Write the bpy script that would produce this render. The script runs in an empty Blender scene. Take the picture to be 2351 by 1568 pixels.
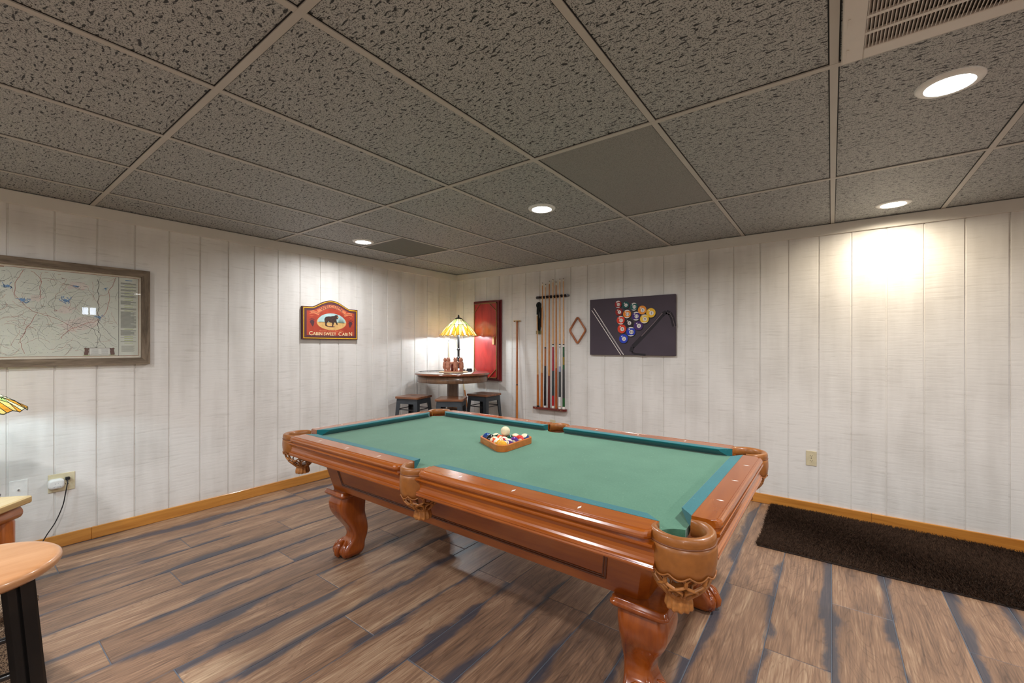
import bpy, math, random
from mathutils import Vector, Matrix, noise
import numpy as np
random.seed(7)
C = bpy.context.scene.collection
PI = math.pi
sin, cos = math.sin, math.cos

# ------------------------------------------------------------------ helpers
class MB:
    """collects geometry and links it as ONE mesh object"""
    def __init__(s, xf=None):
        s.v = []; s.f = []; s.m = []; s.sm = []; s.xf = xf
    def add(s, vs, fs, mi=0, smooth=False):
        b = len(s.v)
        s.v += [tuple(s.xf(p)) if s.xf else tuple(p) for p in vs]
        for f in fs:
            s.f.append(tuple(b + i for i in f)); s.m.append(mi); s.sm.append(smooth)
    def box(s, x0, y0, z0, x1, y1, z1, mi=0, bev=0.0):
        if bev > 0:
            b = bev
            vs = []; 
            for sx in (0, 1):
                for sy in (0, 1):
                    for sz in (0, 1):
                        X = (x0, x1)[sx]; Y = (y0, y1)[sy]; Z = (z0, z1)[sz]
                        dx = (b, -b)[sx]; dy = (b, -b)[sy]; dz = (b, -b)[sz]
                        vs += [(X, Y + dy, Z + dz), (X + dx, Y, Z + dz), (X + dx, Y + dy, Z)]
            def I(sx, sy, sz, k): return ((sx * 2 + sy) * 2 + sz) * 3 + k
            fs = [(I(0,0,0,0), I(0,0,1,0), I(0,1,1,0), I(0,1,0,0)), (I(1,0,0,0), I(1,1,0,0), I(1,1,1,0), I(1,0,1,0)),
                  (I(0,0,0,1), I(1,0,0,1), I(1,0,1,1), I(0,0,1,1)), (I(0,1,0,1), I(0,1,1,1), I(1,1,1,1), I(1,1,0,1)),
                  (I(0,0,0,2), I(0,1,0,2), I(1,1,0,2), I(1,0,0,2)), (I(0,0,1,2), I(1,0,1,2), I(1,1,1,2), I(0,1,1,2))]
            for a in (0, 1):
                for c in (0, 1):
                    fs.append((I(a,c,0,0), I(a,c,1,0), I(a,c,1,1), I(a,c,0,1)))
                    fs.append((I(a,0,c,0), I(a,1,c,0), I(a,1,c,2), I(a,0,c,2)))
                    fs.append((I(0,a,c,1), I(1,a,c,1), I(1,a,c,2), I(0,a,c,2)))
                    for d in (0, 1):
                        fs.append((I(a,c,d,0), I(a,c,d,1), I(a,c,d,2)))
            s.add(vs, fs, mi); return
        vs = [(x, y, z) for x in (x0, x1) for y in (y0, y1) for z in (z0, z1)]
        s.add(vs, [(0,1,3,2), (4,6,7,5), (0,4,5,1), (2,3,7,6), (0,2,6,4), (1,5,7,3)], mi)
    def loft(s, rings, mi=0, smooth=True, caps=True, closed=True):
        n = len(rings[0]); vs = [p for r in rings for p in r]; fs = []
        for i in range(len(rings) - 1):
            for j in range(n if closed else n - 1):
                k = (j + 1) % n
                fs.append((i*n + j, i*n + k, (i+1)*n + k, (i+1)*n + j))
        s.add(vs, fs, mi, smooth)
        if caps and closed:
            s.add(rings[0], [tuple(range(n))[::-1]], mi); s.add(rings[-1], [tuple(range(n))], mi)
    def lathe(s, prof, c=(0, 0, 0), n=24, mi=0, smooth=True, caps=True):
        s.loft([[(c[0] + r*cos(2*PI*j/n), c[1] + r*sin(2*PI*j/n), c[2] + z) for j in range(n)] for r, z in prof], mi, smooth, caps)
    def tube(s, pts, r, n=8, mi=0, closed=False, flat=None, caps=True):
        P = [Vector(p) for p in pts]; rings = []; up = Vector((0, 0, 1)); L = len(P)
        prev = None
        for i in range(L):
            a = P[(i-1) % L] if (closed or i > 0) else P[i]; b = P[(i+1) % L] if (closed or i < L-1) else P[i]
            t = (b - a).normalized()
            if prev is None:
                u = t.orthogonal().normalized() if abs(t.z) > .95 else t.cross(up).normalized()
            else:
                u = (prev - t * prev.dot(t)).normalized()
            prev = u; w = t.cross(u)
            rr = r[i] if isinstance(r, (list, tuple)) else r
            r2 = rr * (flat or 1)
            rings.append([tuple(P[i] + u * (rr*cos(2*PI*j/n)) + w * (r2*sin(2*PI*j/n))) for j in range(n)])
        if closed: rings.append(rings[0])
        s.loft(rings, mi, True, caps and not closed)
    def prism(s, poly, z0, z1, mi=0, smooth=False, mside=None):
        n = len(poly)
        s.add([(x, y, z0) for x, y in poly] + [(x, y, z1) for x, y in poly],
              [tuple(range(n))[::-1], tuple(range(n, 2*n))], mi)
        s.add([(x, y, z0) for x, y in poly] + [(x, y, z1) for x, y in poly],
              [(i, (i+1) % n, n + (i+1) % n, n + i) for i in range(n)], mi if mside is None else mside, smooth)
    def face(s, pts, mi=0): s.add(pts, [tuple(range(len(pts)))], mi)
    def blob(s, c, r, n=12, m=8, mi=0, rot=None):
        vs = []; 
        for i in range(1, m):
            a = PI*i/m
            for j in range(n): vs.append((sin(a)*cos(2*PI*j/n), sin(a)*sin(2*PI*j/n), cos(a)))
        vs += [(0, 0, 1), (0, 0, -1)]
        out = []
        for p in vs:
            q = Vector((p[0]*r[0], p[1]*r[1], p[2]*r[2]))
            if rot is not None: q = rot @ q
            out.append((q.x + c[0], q.y + c[1], q.z + c[2]))
        fs = []
        for i in range(m-2):
            for j in range(n):
                k = (j+1) % n; fs.append((i*n+j, (i+1)*n+j, (i+1)*n+k, i*n+k))
        T, B = (m-1)*n, (m-1)*n+1
        for j in range(n):
            k = (j+1) % n; fs.append((T, j, k)); fs.append((B, (m-2)*n+k, (m-2)*n+j))
        s.add(out, fs, mi, True)
    def build(s, name, mats, parent=None, solid=None):
        me = bpy.data.meshes.new(name); me.from_pydata(s.v, [], s.f)
        if not isinstance(mats, (list, tuple)): mats = [mats]
        for m in mats: me.materials.append(m)
        me.polygons.foreach_set('material_index', s.m); me.polygons.foreach_set('use_smooth', s.sm)
        me.update()
        o = bpy.data.objects.new(name, me); C.objects.link(o)
        if parent: o.parent = parent
        if solid:
            md = o.modifiers.new('s', 'SOLIDIFY'); md.thickness = solid; md.offset = 0
        return o

def tag(o, label, cat, group=None):
    o['label'] = label; o['category'] = cat
    if group: o['group'] = group
    return o
def thing(name, label, cat, loc=(0, 0, 0), rz=0, group=None):
    o = bpy.data.objects.new(name, None); C.objects.link(o); o.location = loc; o.rotation_euler = (0, 0, rz)
    o.empty_display_size = .05
    return tag(o, label, cat, group)
def struct(o): o['kind'] = 'structure'; return o
def copy_tree(o, parent=None):
    c = o.copy(); C.objects.link(c)
    if parent: c.parent = parent
    for ch in list(o.children): copy_tree(ch, c)
    return c

_txt = {}
def text_geo(txt, size):
    """triangulated default-font text as flat geometry, centred on x, baseline 0"""
    k = (txt, size)
    if k in _txt: return _txt[k]
    cu = bpy.data.curves.new('t', 'FONT'); cu.body = txt; cu.size = size; cu.align_x = 'CENTER'; cu.resolution_u = 3
    o = bpy.data.objects.new('t', cu); C.objects.link(o); bpy.context.view_layer.update()
    me = bpy.data.meshes.new_from_object(o)
    vs = [tuple(v.co) for v in me.vertices]; fs = [tuple(p.vertices) for p in me.polygons]
    bpy.data.objects.remove(o); bpy.data.meshes.remove(me); bpy.data.curves.remove(cu)
    _txt[k] = (vs, fs); return vs, fs

# ------------------------------------------------------------------ materials
def lin(c):
    return tuple((x/12.92 if x <= .04045 else ((x+.055)/1.055)**2.4) for x in [v/255 for v in c])
def new_mat(name):
    m = bpy.data.materials.new(name); m.use_nodes = True; nt = m.node_tree
    return m, nt, nt.nodes['Principled BSDF']
def N(nt, t, **kw):
    n = nt.nodes.new(t)
    for k, v in kw.items(): setattr(n, k, v)
    return n
def plain(name, c, rough=.5, metal=0, coat=0, emit=None, spec=None, var=0.06, vscale=30, bump=0):
    m, nt, b = new_mat(name); c = lin(c)
    b.inputs['Roughness'].default_value = rough; b.inputs['Metallic'].default_value = metal
    b.inputs['Coat Weight'].default_value = coat
    if spec is not None: b.inputs['Specular IOR Level'].default_value = spec
    tc = N(nt, 'ShaderNodeTexCoord'); no = N(nt, 'ShaderNodeTexNoise'); no.inputs['Scale'].default_value = vscale; no.inputs['Detail'].default_value = 3
    nt.links.new(tc.outputs['Object'], no.inputs['Vector'])
    r = N(nt, 'ShaderNodeValToRGB'); r.color_ramp.elements[0].position = .3; r.color_ramp.elements[1].position = .7
    r.color_ramp.elements[0].color = (*[x*(1-var) for x in c], 1); r.color_ramp.elements[1].color = (*[min(1, x*(1+var)) for x in c], 1)
    nt.links.new(no.outputs['Fac'], r.inputs['Fac']); nt.links.new(r.outputs['Color'], b.inputs['Base Color'])
    if bump:
        bp = N(nt, 'ShaderNodeBump'); bp.inputs['Strength'].default_value = bump; bp.inputs['Distance'].default_value = .002
        nt.links.new(no.outputs['Fac'], bp.inputs['Height']); nt.links.new(bp.outputs['Normal'], b.inputs['Normal'])
    if emit:
        b.inputs['Emission Color'].default_value = (*lin(emit[0]), 1); b.inputs['Emission Strength'].default_value = emit[1]
    return m
def wood(name, c1, c2, axis='x', scale=6, rough=.3, coat=.3, stretch=.08, dark=None, fine=1.0):
    """grain runs along axis (object coordinates)"""
    m, nt, b = new_mat(name); c1 = lin(c1); c2 = lin(c2)
    tc = N(nt, 'ShaderNodeTexCoord'); mp = N(nt, 'ShaderNodeMapping')
    sc = [scale]*3; sc['xyz'.index(axis)] = scale*stretch; mp.inputs['Scale'].default_value = sc
    nt.links.new(tc.outputs['Object'], mp.inputs['Vector'])
    n1 = N(nt, 'ShaderNodeTexNoise'); n1.inputs['Scale'].default_value = 1.6; n1.inputs['Detail'].default_value = 6; n1.inputs['Distortion'].default_value = 1.2
    n2 = N(nt, 'ShaderNodeTexNoise'); n2.inputs['Scale'].default_value = 14*fine; n2.inputs['Detail'].default_value = 4
    nt.links.new(mp.outputs['Vector'], n1.inputs['Vector']); nt.links.new(mp.outputs['Vector'], n2.inputs['Vector'])
    mx = N(nt, 'ShaderNodeMath', operation='MULTIPLY_ADD'); mx.inputs[1].default_value = .35
    nt.links.new(n2.outputs['Fac'], mx.inputs[0]); nt.links.new(n1.outputs['Fac'], mx.inputs[2])
    r = N(nt, 'ShaderNodeValToRGB'); r.color_ramp.elements[0].position = .45; r.color_ramp.elements[1].position = .85
    r.color_ramp.elements[0].color = (*c2, 1); r.color_ramp.elements[1].color = (*c1, 1)
    nt.links.new(mx.outputs[0], r.inputs['Fac']); nt.links.new(r.outputs['Color'], b.inputs['Base Color'])
    b.inputs['Roughness'].default_value = rough; b.inputs['Coat Weight'].default_value = coat; b.inputs['Coat Roughness'].default_value = .12
    bp = N(nt, 'ShaderNodeBump'); bp.inputs['Strength'].default_value = .04; bp.inputs['Distance'].default_value = .001
    nt.links.new(n2.outputs['Fac'], bp.inputs['Height']); nt.links.new(bp.outputs['Normal'], b.inputs['Normal'])
    return m

def wall_mat(name, along):
    m, nt, b = new_mat(name)
    tc = N(nt, 'ShaderNodeTexCoord'); 
    mp = N(nt, 'ShaderNodeMapping'); sc = [1, 1, 1]; sc['xy'.index(along)] = .09; mp.inputs['Scale'].default_value = sc
    nt.links.new(tc.outputs['Object'], mp.inputs['Vector'])
    n1 = N(nt, 'ShaderNodeTexNoise'); n1.inputs['Scale'].default_value = 62; n1.inputs['Detail'].default_value = 4; n1.inputs['Distortion'].default_value = .35
    nt.links.new(mp.outputs['Vector'], n1.inputs['Vector'])
    n2 = N(nt, 'ShaderNodeTexNoise'); n2.inputs['Scale'].default_value = 2.2; n2.inputs['Detail'].default_value = 5
    nt.links.new(tc.outputs['Object'], n2.inputs['Vector'])
    mp3 = N(nt, 'ShaderNodeMapping'); sc3 = [1, 1, .12]; mp3.inputs['Scale'].default_value = sc3
    nt.links.new(tc.outputs['Object'], mp3.inputs['Vector'])
    n3 = N(nt, 'ShaderNodeTexNoise'); n3.inputs['Scale'].default_value = 9; n3.inputs['Detail'].default_value = 4
    nt.links.new(mp3.outputs['Vector'], n3.inputs['Vector'])
    r = N(nt, 'ShaderNodeValToRGB'); r.color_ramp.elements[0].position = .34; r.color_ramp.elements[1].position = .55
    r.color_ramp.elements[0].color = (*lin((214, 210, 204)), 1); r.color_ramp.elements[1].color = (*lin((232, 229, 224)), 1)
    mixf = N(nt, 'ShaderNodeMix', data_type='FLOAT'); mixf.inputs[0].default_value = .5
    nt.links.new(n2.outputs['Fac'], mixf.inputs[2]); nt.links.new(n3.outputs['Fac'], mixf.inputs[3])
    nt.links.new(mixf.outputs[0], r.inputs['Fac'])
    # thin saw lines slightly darker where paint is thin
    r2 = N(nt, 'ShaderNodeValToRGB'); r2.color_ramp.elements[0].position = .28; r2.color_ramp.elements[1].position = .42
    r2.color_ramp.elements[0].color = (.78, .77, .75, 1); r2.color_ramp.elements[1].color = (1, 1, 1, 1)
    nt.links.new(n1.outputs['Fac'], r2.inputs['Fac'])
    mu = N(nt, 'ShaderNodeMix', data_type='RGBA', blend_type='MULTIPLY'); mu.inputs[0].default_value = .55
    nt.links.new(r.outputs['Color'], mu.inputs[6]); nt.links.new(r2.outputs['Color'], mu.inputs[7])
    nt.links.new(mu.outputs[2], b.inputs['Base Color'])
    b.inputs['Roughness'].default_value = .55
    bp = N(nt, 'ShaderNodeBump'); bp.inputs['Strength'].default_value = .45; bp.inputs['Distance'].default_value = .0025
    nt.links.new(n1.outputs['Fac'], bp.inputs['Height']); nt.links.new(bp.outputs['Normal'], b.inputs['Normal'])
    return m

M = {}
M['wall_left'] = wall_mat('white rough sawn panelling l', 'y')
M['wall_right'] = wall_mat('white rough sawn panelling r', 'x')
M['trimwhite'] = plain('white painted trim board', (222, 217, 208), .5, var=.03, vscale=6)
M['pine'] = wood('honey pine baseboard', (206, 143, 66), (172, 108, 42), 'y', 9, .35, .3, .07)
M['pinex'] = wood('honey pine baseboard x', (206, 140, 62), (170, 104, 38), 'x', 9, .35, .3, .07)
CH1, CH2 = (168, 90, 24), (140, 66, 12)
M['cherryx'] = wood('cherry stained maple x', CH1, CH2, 'x', 5, .22, .6, .12)
M['cherryy'] = wood('cherry stained maple y', CH1, CH2, 'y', 5, .22, .6, .12)
M['cherryz'] = wood('cherry stained maple z', (158, 78, 16), (118, 50, 8), 'z', 6, .2, .6, .18)
M['panel'] = wood('cherry cabinet panel', (160, 86, 26), (128, 58, 14), 'x', 5, .28, .45, .15)
M['leather'] = plain('tan pocket leather', (148, 90, 38), .38, coat=.25, var=.12, vscale=45, bump=.3)
M['leather2'] = plain('dark leather piping', (120, 72, 44), .5, var=.1)
M['pearl'] = plain('pearl inlay', (236, 230, 222), .25, coat=.4)
M['brass'] = plain('brass', (190, 150, 80), .3, metal=.9)
M['blackmetal'] = plain('black painted metal', (26, 27, 30), .35, coat=.2)
M['gunmetal'] = plain('dark grey metal', (72, 78, 84), .42, metal=.55, var=.12, vscale=10)
M['white'] = plain('white plastic', (236, 236, 232), .35)
M['beige'] = plain('almond plastic', (214, 202, 168), .4)
M['black'] = plain('black', (14, 14, 15), .5)
M['slot'] = plain('dark slot', (50, 42, 32), .6)
M['vent'] = plain('white enamelled metal', (212, 206, 198), .4, var=.02)
M['grey'] = plain('grid metal', (186, 181, 173), .5, var=.05, vscale=4)
M['gap'] = plain('dark gap', (18, 18, 18), .8)

def felt(name, c, c2, sc=180):
    m, nt, b = new_mat(name)
    tc = N(nt, 'ShaderNodeTexCoord'); mp = N(nt, 'ShaderNodeMapping'); mp.inputs['Scale'].default_value = (1, .35, 1)
    nt.links.new(tc.outputs['Object'], mp.inputs['Vector'])
    n1 = N(nt, 'ShaderNodeTexNoise'); n1.inputs['Scale'].default_value = sc; n1.inputs['Detail'].default_value = 2
    n2 = N(nt, 'ShaderNodeTexNoise'); n2.inputs['Scale'].default_value = 6; n2.inputs['Detail'].default_value = 6
    nt.links.new(mp.outputs['Vector'], n1.inputs['Vector']); nt.links.new(tc.outputs['Object'], n2.inputs['Vector'])
    ad = N(nt, 'ShaderNodeMath', operation='ADD'); nt.links.new(n1.outputs['Fac'], ad.inputs[0]); nt.links.new(n2.outputs['Fac'], ad.inputs[1])
    r = N(nt, 'ShaderNodeValToRGB'); r.color_ramp.elements[0].position = .75; r.color_ramp.elements[1].position = 1.25
    r.color_ramp.elements[0].position = .3; r.color_ramp.elements[1].position = .7
    hf = N(nt, 'ShaderNodeMath', operation='MULTIPLY'); hf.inputs[1].default_value = .5; nt.links.new(ad.outputs[0], hf.inputs[0])
    r.color_ramp.elements[0].color = (*lin(c2), 1); r.color_ramp.elements[1].color = (*lin(c), 1)
    nt.links.new(hf.outputs[0], r.inputs['Fac'])
    # pale lint specks
    v = N(nt, 'ShaderNodeTexVoronoi'); v.inputs['Scale'].default_value = 55; nt.links.new(mp.outputs['Vector'], v.inputs['Vector'])
    lt = N(nt, 'ShaderNodeMath', operation='LESS_THAN'); lt.inputs[1].default_value = .07; nt.links.new(v.outputs['Distance'], lt.inputs[0])
    sc_ = N(nt, 'ShaderNodeMath', operation='MULTIPLY'); sc_.inputs[1].default_value = .35; nt.links.new(lt.outputs[0], sc_.inputs[0])
    mx = N(nt, 'ShaderNodeMix', data_type='RGBA'); mx.inputs[7].default_value = (*lin((170, 200, 170)), 1)
    nt.links.new(sc_.outputs[0], mx.inputs[0]); nt.links.new(r.outputs['Color'], mx.inputs[6]); nt.links.new(mx.outputs[2], b.inputs['Base Color'])
    b.inputs['Roughness'].default_value = .95; b.inputs['Specular IOR Level'].default_value = .15
    b.inputs['Sheen Weight'].default_value = .25
    return m
M['felt'] = felt('green billiard cloth', (80, 127, 102), (64, 112, 88))
M['cushion'] = felt('teal cushion cloth', (28, 112, 118), (20, 96, 102), 260)

# ceiling tile material
def ceil_mat(name, base, hole, amount):
    m, nt, b = new_mat(name)
    tc = N(nt, 'ShaderNodeTexCoord')
    mp = N(nt, 'ShaderNodeMapping'); mp.inputs['Scale'].default_value = (.42, 1, 1); nt.links.new(tc.outputs['Object'], mp.inputs['Vector'])
    n0 = N(nt, 'ShaderNodeTexNoise'); n0.inputs['Scale'].default_value = 26; n0.inputs['Detail'].default_value = 2
    nt.links.new(tc.outputs['Object'], n0.inputs['Vector'])
    ad = N(nt, 'ShaderNodeVectorMath', operation='MULTIPLY_ADD'); ad.inputs[1].default_value = (.02, .02, 0)
    nt.links.new(n0.outputs['Color'], ad.inputs[0]); nt.links.new(mp.outputs['Vector'], ad.inputs[2])
    n1 = N(nt, 'ShaderNodeTexNoise'); n1.inputs['Scale'].default_value = 105; n1.inputs['Detail'].default_value = 1.5; n1.inputs['Roughness'].default_value = .4
    nt.links.new(ad.outputs[0], n1.inputs['Vector'])
    r1 = N(nt, 'ShaderNodeValToRGB'); r1.color_ramp.elements[0].position = .606-amount; r1.color_ramp.elements[1].position = .640-amount
    r1.color_ramp.elements[0].color = (0, 0, 0, 1); r1.color_ramp.elements[1].color = (1, 1, 1, 1)
    nt.links.new(n1.outputs['Fac'], r1.inputs['Fac'])
    n2 = N(nt, 'ShaderNodeTexNoise'); n2.inputs['Scale'].default_value = 260; n2.inputs['Detail'].default_value = 1
    nt.links.new(tc.outputs['Object'], n2.inputs['Vector'])
    r2 = N(nt, 'ShaderNodeValToRGB'); r2.color_ramp.elements[0].position = .53; r2.color_ramp.elements[1].position = .62
    r2.color_ramp.elements[0].color = (0, 0, 0, 1); r2.color_ramp.elements[1].color = (.75, .75, .75, 1)
    nt.links.new(n2.outputs['Fac'], r2.inputs['Fac'])
    mxx = N(nt, 'ShaderNodeMath', operation='MAXIMUM'); nt.links.new(r1.outputs['Color'], mxx.inputs[0]); nt.links.new(r2.outputs['Color'], mxx.inputs[1])
    mx = N(nt, 'ShaderNodeMix', data_type='RGBA'); mx.inputs[6].default_value = (*lin(base), 1); mx.inputs[7].default_value = (*lin(hole), 1)
    nt.links.new((mxx if amount > -.05 else r2).outputs[0], mx.inputs[0]); nt.links.new(mx.outputs[2], b.inputs['Base Color'])
    bp = N(nt, 'ShaderNodeBump'); bp.invert = True; bp.inputs['Strength'].default_value = .5; bp.inputs['Distance'].default_value = .003
    nt.links.new(mxx.outputs[0], bp.inputs['Height']); nt.links.new(bp.outputs['Normal'], b.inputs['Normal'])
    b.inputs['Roughness'].default_value = .55; b.inputs['Specular IOR Level'].default_value = .35
    return m
M['tile'] = ceil_mat('fissured ceiling tile painted dark', (176, 177, 175), (50, 51, 52), .0)
M['tile2'] = ceil_mat('smooth ceiling tile painted dark', (146, 144, 140), (112, 110, 106), -.1)
M['tile3'] = plain('dark perforated tile', (96, 96, 86), .6, var=.1, vscale=120)

# plank floor material
def floor_mat():
    m, nt, b = new_mat('wood look plank tile')
    uv = N(nt, 'ShaderNodeUVMap'); uv.uv_map = 'UVMap'
    at = N(nt, 'ShaderNodeAttribute'); at.attribute_name = 'plank'
    sp = N(nt, 'ShaderNodeSeparateColor'); nt.links.new(at.outputs['Color'], sp.inputs['Color'])
    sx = N(nt, 'ShaderNodeSeparateXYZ'); nt.links.new(uv.outputs['UV'], sx.inputs[0])
    # coordinates: x across (m), y along (m) + random offsets
    cb = N(nt, 'ShaderNodeCombineXYZ')
    a1 = N(nt, 'ShaderNodeMath', operation='MULTIPLY_ADD'); a1.inputs[1].default_value = 37; nt.links.new(sp.outputs[0], a1.inputs[0]); nt.links.new(sx.outputs['X'], a1.inputs[2])
    a2 = N(nt, 'ShaderNodeMath', operation='MULTIPLY_ADD'); a2.inputs[1].default_value = 53; nt.links.new(sp.outputs[1], a2.inputs[0]); nt.links.new(sx.outputs['Y'], a2.inputs[2])
    nt.links.new(a1.outputs[0], cb.inputs[0]); nt.links.new(a2.outputs[0], cb.inputs[1])
    def nz(scx, scy, s, d, dist, rough=.55):
        mp = N(nt, 'ShaderNodeMapping'); mp.inputs['Scale'].default_value = (scx, scy, 1); nt.links.new(cb.outputs[0], mp.inputs['Vector'])
        n = N(nt, 'ShaderNodeTexNoise'); n.inputs['Scale'].default_value = s; n.inputs['Detail'].default_value = d; n.inputs['Distortion'].default_value = dist
        n.inputs['Roughness'].default_value = rough
        nt.links.new(mp.outputs[0], n.inputs['Vector']); return n
    big = nz(5, .8, 1.0, 5, 1.8)
    med = nz(16, 1.8, 1.0, 7, 1.6, .6)
    fin = nz(150, 5, 1.0, 3, .3)
    stain = nz(2.5, 1.1, 1.0, 5, .8)
    r = N(nt, 'ShaderNodeValToRGB'); e = r.color_ramp.elements
    e[0].position = .30; e[0].color = (*lin((74, 62, 56)), 1); e[1].position = .68; e[1].color = (*lin((190, 162, 132)), 1)
    x = e.new(.40); x.color = (*lin((112, 88, 72)), 1); x = e.new(.52); x.color = (*lin((146, 114, 90)), 1)
    m1 = N(nt, 'ShaderNodeMix', data_type='FLOAT'); m1.inputs[0].default_value = .5
    nt.links.new(big.outputs['Fac'], m1.inputs[2]); nt.links.new(med.outputs['Fac'], m1.inputs[3])
    m2 = N(nt, 'ShaderNodeMix', data_type='FLOAT'); m2.inputs[0].default_value = .36
    nt.links.new(m1.outputs[0], m2.inputs[2]); nt.links.new(fin.outputs['Fac'], m2.inputs[3])
    sh = N(nt, 'ShaderNodeMath', operation='MULTIPLY_ADD'); sh.inputs[1].default_value = .10; nt.links.new(sp.outputs[2], sh.inputs[0]); 
    sb = N(nt, 'ShaderNodeMath', operation='SUBTRACT'); sb.inputs[1].default_value = .05; nt.links.new(m2.outputs[0], sb.inputs[0])
    nt.links.new(sb.outputs[0], sh.inputs[2]); nt.links.new(sh.outputs[0], r.inputs['Fac'])
    # cathedral grain lines from the contours of a stretched noise
    gr = nz(7, 1.1, 1.0, 2.5, .6, .45)
    g1 = N(nt, 'ShaderNodeMath', operation='MULTIPLY'); g1.inputs[1].default_value = 70; nt.links.new(gr.outputs['Fac'], g1.inputs[0])
    g2 = N(nt, 'ShaderNodeMath', operation='SINE'); nt.links.new(g1.outputs[0], g2.inputs[0])
    g3 = N(nt, 'ShaderNodeMath', operation='ABSOLUTE'); nt.links.new(g2.outputs[0], g3.inputs[0])
    gR = N(nt, 'ShaderNodeValToRGB'); gR.color_ramp.elements[0].position = .0; gR.color_ramp.elements[1].position = .45
    gR.color_ramp.elements[0].color = (.62, .58, .56, 1); gR.color_ramp.elements[1].color = (1, 1, 1, 1); nt.links.new(g3.outputs[0], gR.inputs['Fac'])
    gm = N(nt, 'ShaderNodeMix', data_type='RGBA', blend_type='MULTIPLY'); gm.inputs[0].default_value = .6
    nt.links.new(r.outputs['Color'], gm.inputs[6]); nt.links.new(gR.outputs['Color'], gm.inputs[7])
    # blue grey stain hugging the plank edges: edge = |x/halfwidth|
    ab = N(nt, 'ShaderNodeMath', operation='ABSOLUTE'); nt.links.new(sx.outputs['X'], ab.inputs[0])
    ed = N(nt, 'ShaderNodeMath', operation='MULTIPLY_ADD'); ed.inputs[1].default_value = 4.2; nt.links.new(ab.outputs[0], ed.inputs[0])
    s2 = N(nt, 'ShaderNodeMath', operation='SUBTRACT'); s2.inputs[1].default_value = .44; nt.links.new(stain.outputs['Fac'], s2.inputs[0])
    s3 = N(nt, 'ShaderNodeMath', operation='MULTIPLY_ADD'); s3.inputs[1].default_value = 1.3; s3.inputs[2].default_value = -.03; nt.links.new(s2.outputs[0], s3.inputs[0])
    nt.links.new(s3.outputs[0], ed.inputs[2])
    f2 = N(nt, 'ShaderNodeMath', operation='MULTIPLY_ADD'); f2.inputs[1].default_value = .2; nt.links.new(fin.outputs['Fac'], f2.inputs[0]); nt.links.new(ed.outputs[0], f2.inputs[2])
    rr = N(nt, 'ShaderNodeValToRGB'); rr.color_ramp.elements[0].position = .555; rr.color_ramp.elements[1].position = .66
    rr.color_ramp.elements[1].color = (.8, .8, .8, 1)
    rr.color_ramp.elements[0].color = (0, 0, 0, 1)
    nt.links.new(f2.outputs[0], rr.inputs['Fac'])
    mx = N(nt, 'ShaderNodeMix', data_type='RGBA'); mx.inputs[7].default_value = (*lin((50, 61, 76)), 1)
    nt.links.new(rr.outputs['Color'], mx.inputs[0]); nt.links.new(gm.outputs[2], mx.inputs[6])
    nt.links.new(mx.outputs[2], b.inputs['Base Color'])
    b.inputs['Roughness'].default_value = .38; b.inputs['Specular IOR Level'].default_value = .45
    bp = N(nt, 'ShaderNodeBump'); bp.inputs['Strength'].default_value = .15; bp.inputs['Distance'].default_value = .001
    nt.links.new(fin.outputs['Fac'], bp.inputs['Height']); nt.links.new(bp.outputs['Normal'], b.inputs['Normal'])
    return m
M['floor'] = floor_mat()
M['grout'] = plain('blue grey grout', (92, 98, 108), .8)

# ------------------------------------------------------------------ the room
RX, RY, RH = 7.5, -7.2, 2.286
def groove_wall(name, mat, kind):
    mb = MB()
    t = .012  # back of groove
    if kind == 'left':   # plane x=0, runs along y
        gs = [-.120 - .2004*k for k in range(36)]; a0, a1 = RY, 0
    else:
        gs = [2.157 - .2024*10 + .2024*k for k in range(37)]; a0, a1 = 0, RX
    gs = sorted(g for g in gs if a0 + .02 < g < a1 - .02)
    prof = [(a0, 0)]
    for g in gs: prof += [(g-.0055, 0), (g-.0045, -.006), (g+.0045, -.006), (g+.0055, 0)]
    prof.append((a1, 0))
    for (p, d), (q, e) in zip(prof, prof[1:]):
        if kind == 'left': mb.face([(d, p, -.01), (e, q, -.01), (e, q, RH+.05), (d, p, RH+.05)])
        else: mb.face([(p, -d, -.01), (p, -d, RH+.05), (q, -e, RH+.05), (q, -e, -.01)])
    # back side
    if kind == 'left': mb.box(-.08, a0, -.01, -.0095, a1, RH+.05)
    else: mb.box(a0, .0095, -.01, a1, .08, RH+.05)
    return struct(mb.build(name, mat))
groove_wall('wall_left', M['wall_left'], 'left')
groove_wall('wall_right', M['wall_right'], 'right')
m = MB(); m.box(0, RY-.1, 0, RX, RY, RH+.05); struct(m.build('wall_back', M['trimwhite']))
WZ0, WZ1, WY0, WY1 = 1.93, 2.07, -2.55, -2.35
m = MB()
m.box(RX, RY, 0, RX+.1, WY0, RH+.05); m.box(RX, WY1, 0, RX+.1, 0, RH+.05); m.box(RX, WY0, 0, RX+.1, WY1, WZ0); m.box(RX, WY0, WZ1, RX+.1, WY1, RH+.05)
struct(m.build('wall_front', M['trimwhite']))
m = MB(); c = .03
m.box(RX-.01, WY0-c, WZ0-c, RX+.06, WY0, WZ1+c); m.box(RX-.01, WY1, WZ0-c, RX+.06, WY1+c, WZ1+c)
m.box(RX-.01, WY0, WZ0-c, RX+.06, WY1, WZ0); m.box(RX-.01, WY0, WZ1, RX+.06, WY1, WZ1+c)
m.box(RX+.02, (WY0+WY1)/2-.01, WZ0, RX+.05, (WY0+WY1)/2+.01, WZ1)
w1 = struct(m.build('window_1', M['white']))
m = MB(); m.face([(RX+.055, WY0, WZ0), (RX+.055, WY0, WZ1), (RX+.055, WY1, WZ1), (RX+.055, WY1, WZ0)])
m.build('window_pane', plain('daylight through basement window', (255, 255, 250), .5, emit=((225, 238, 255), 9)), w1)

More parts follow.
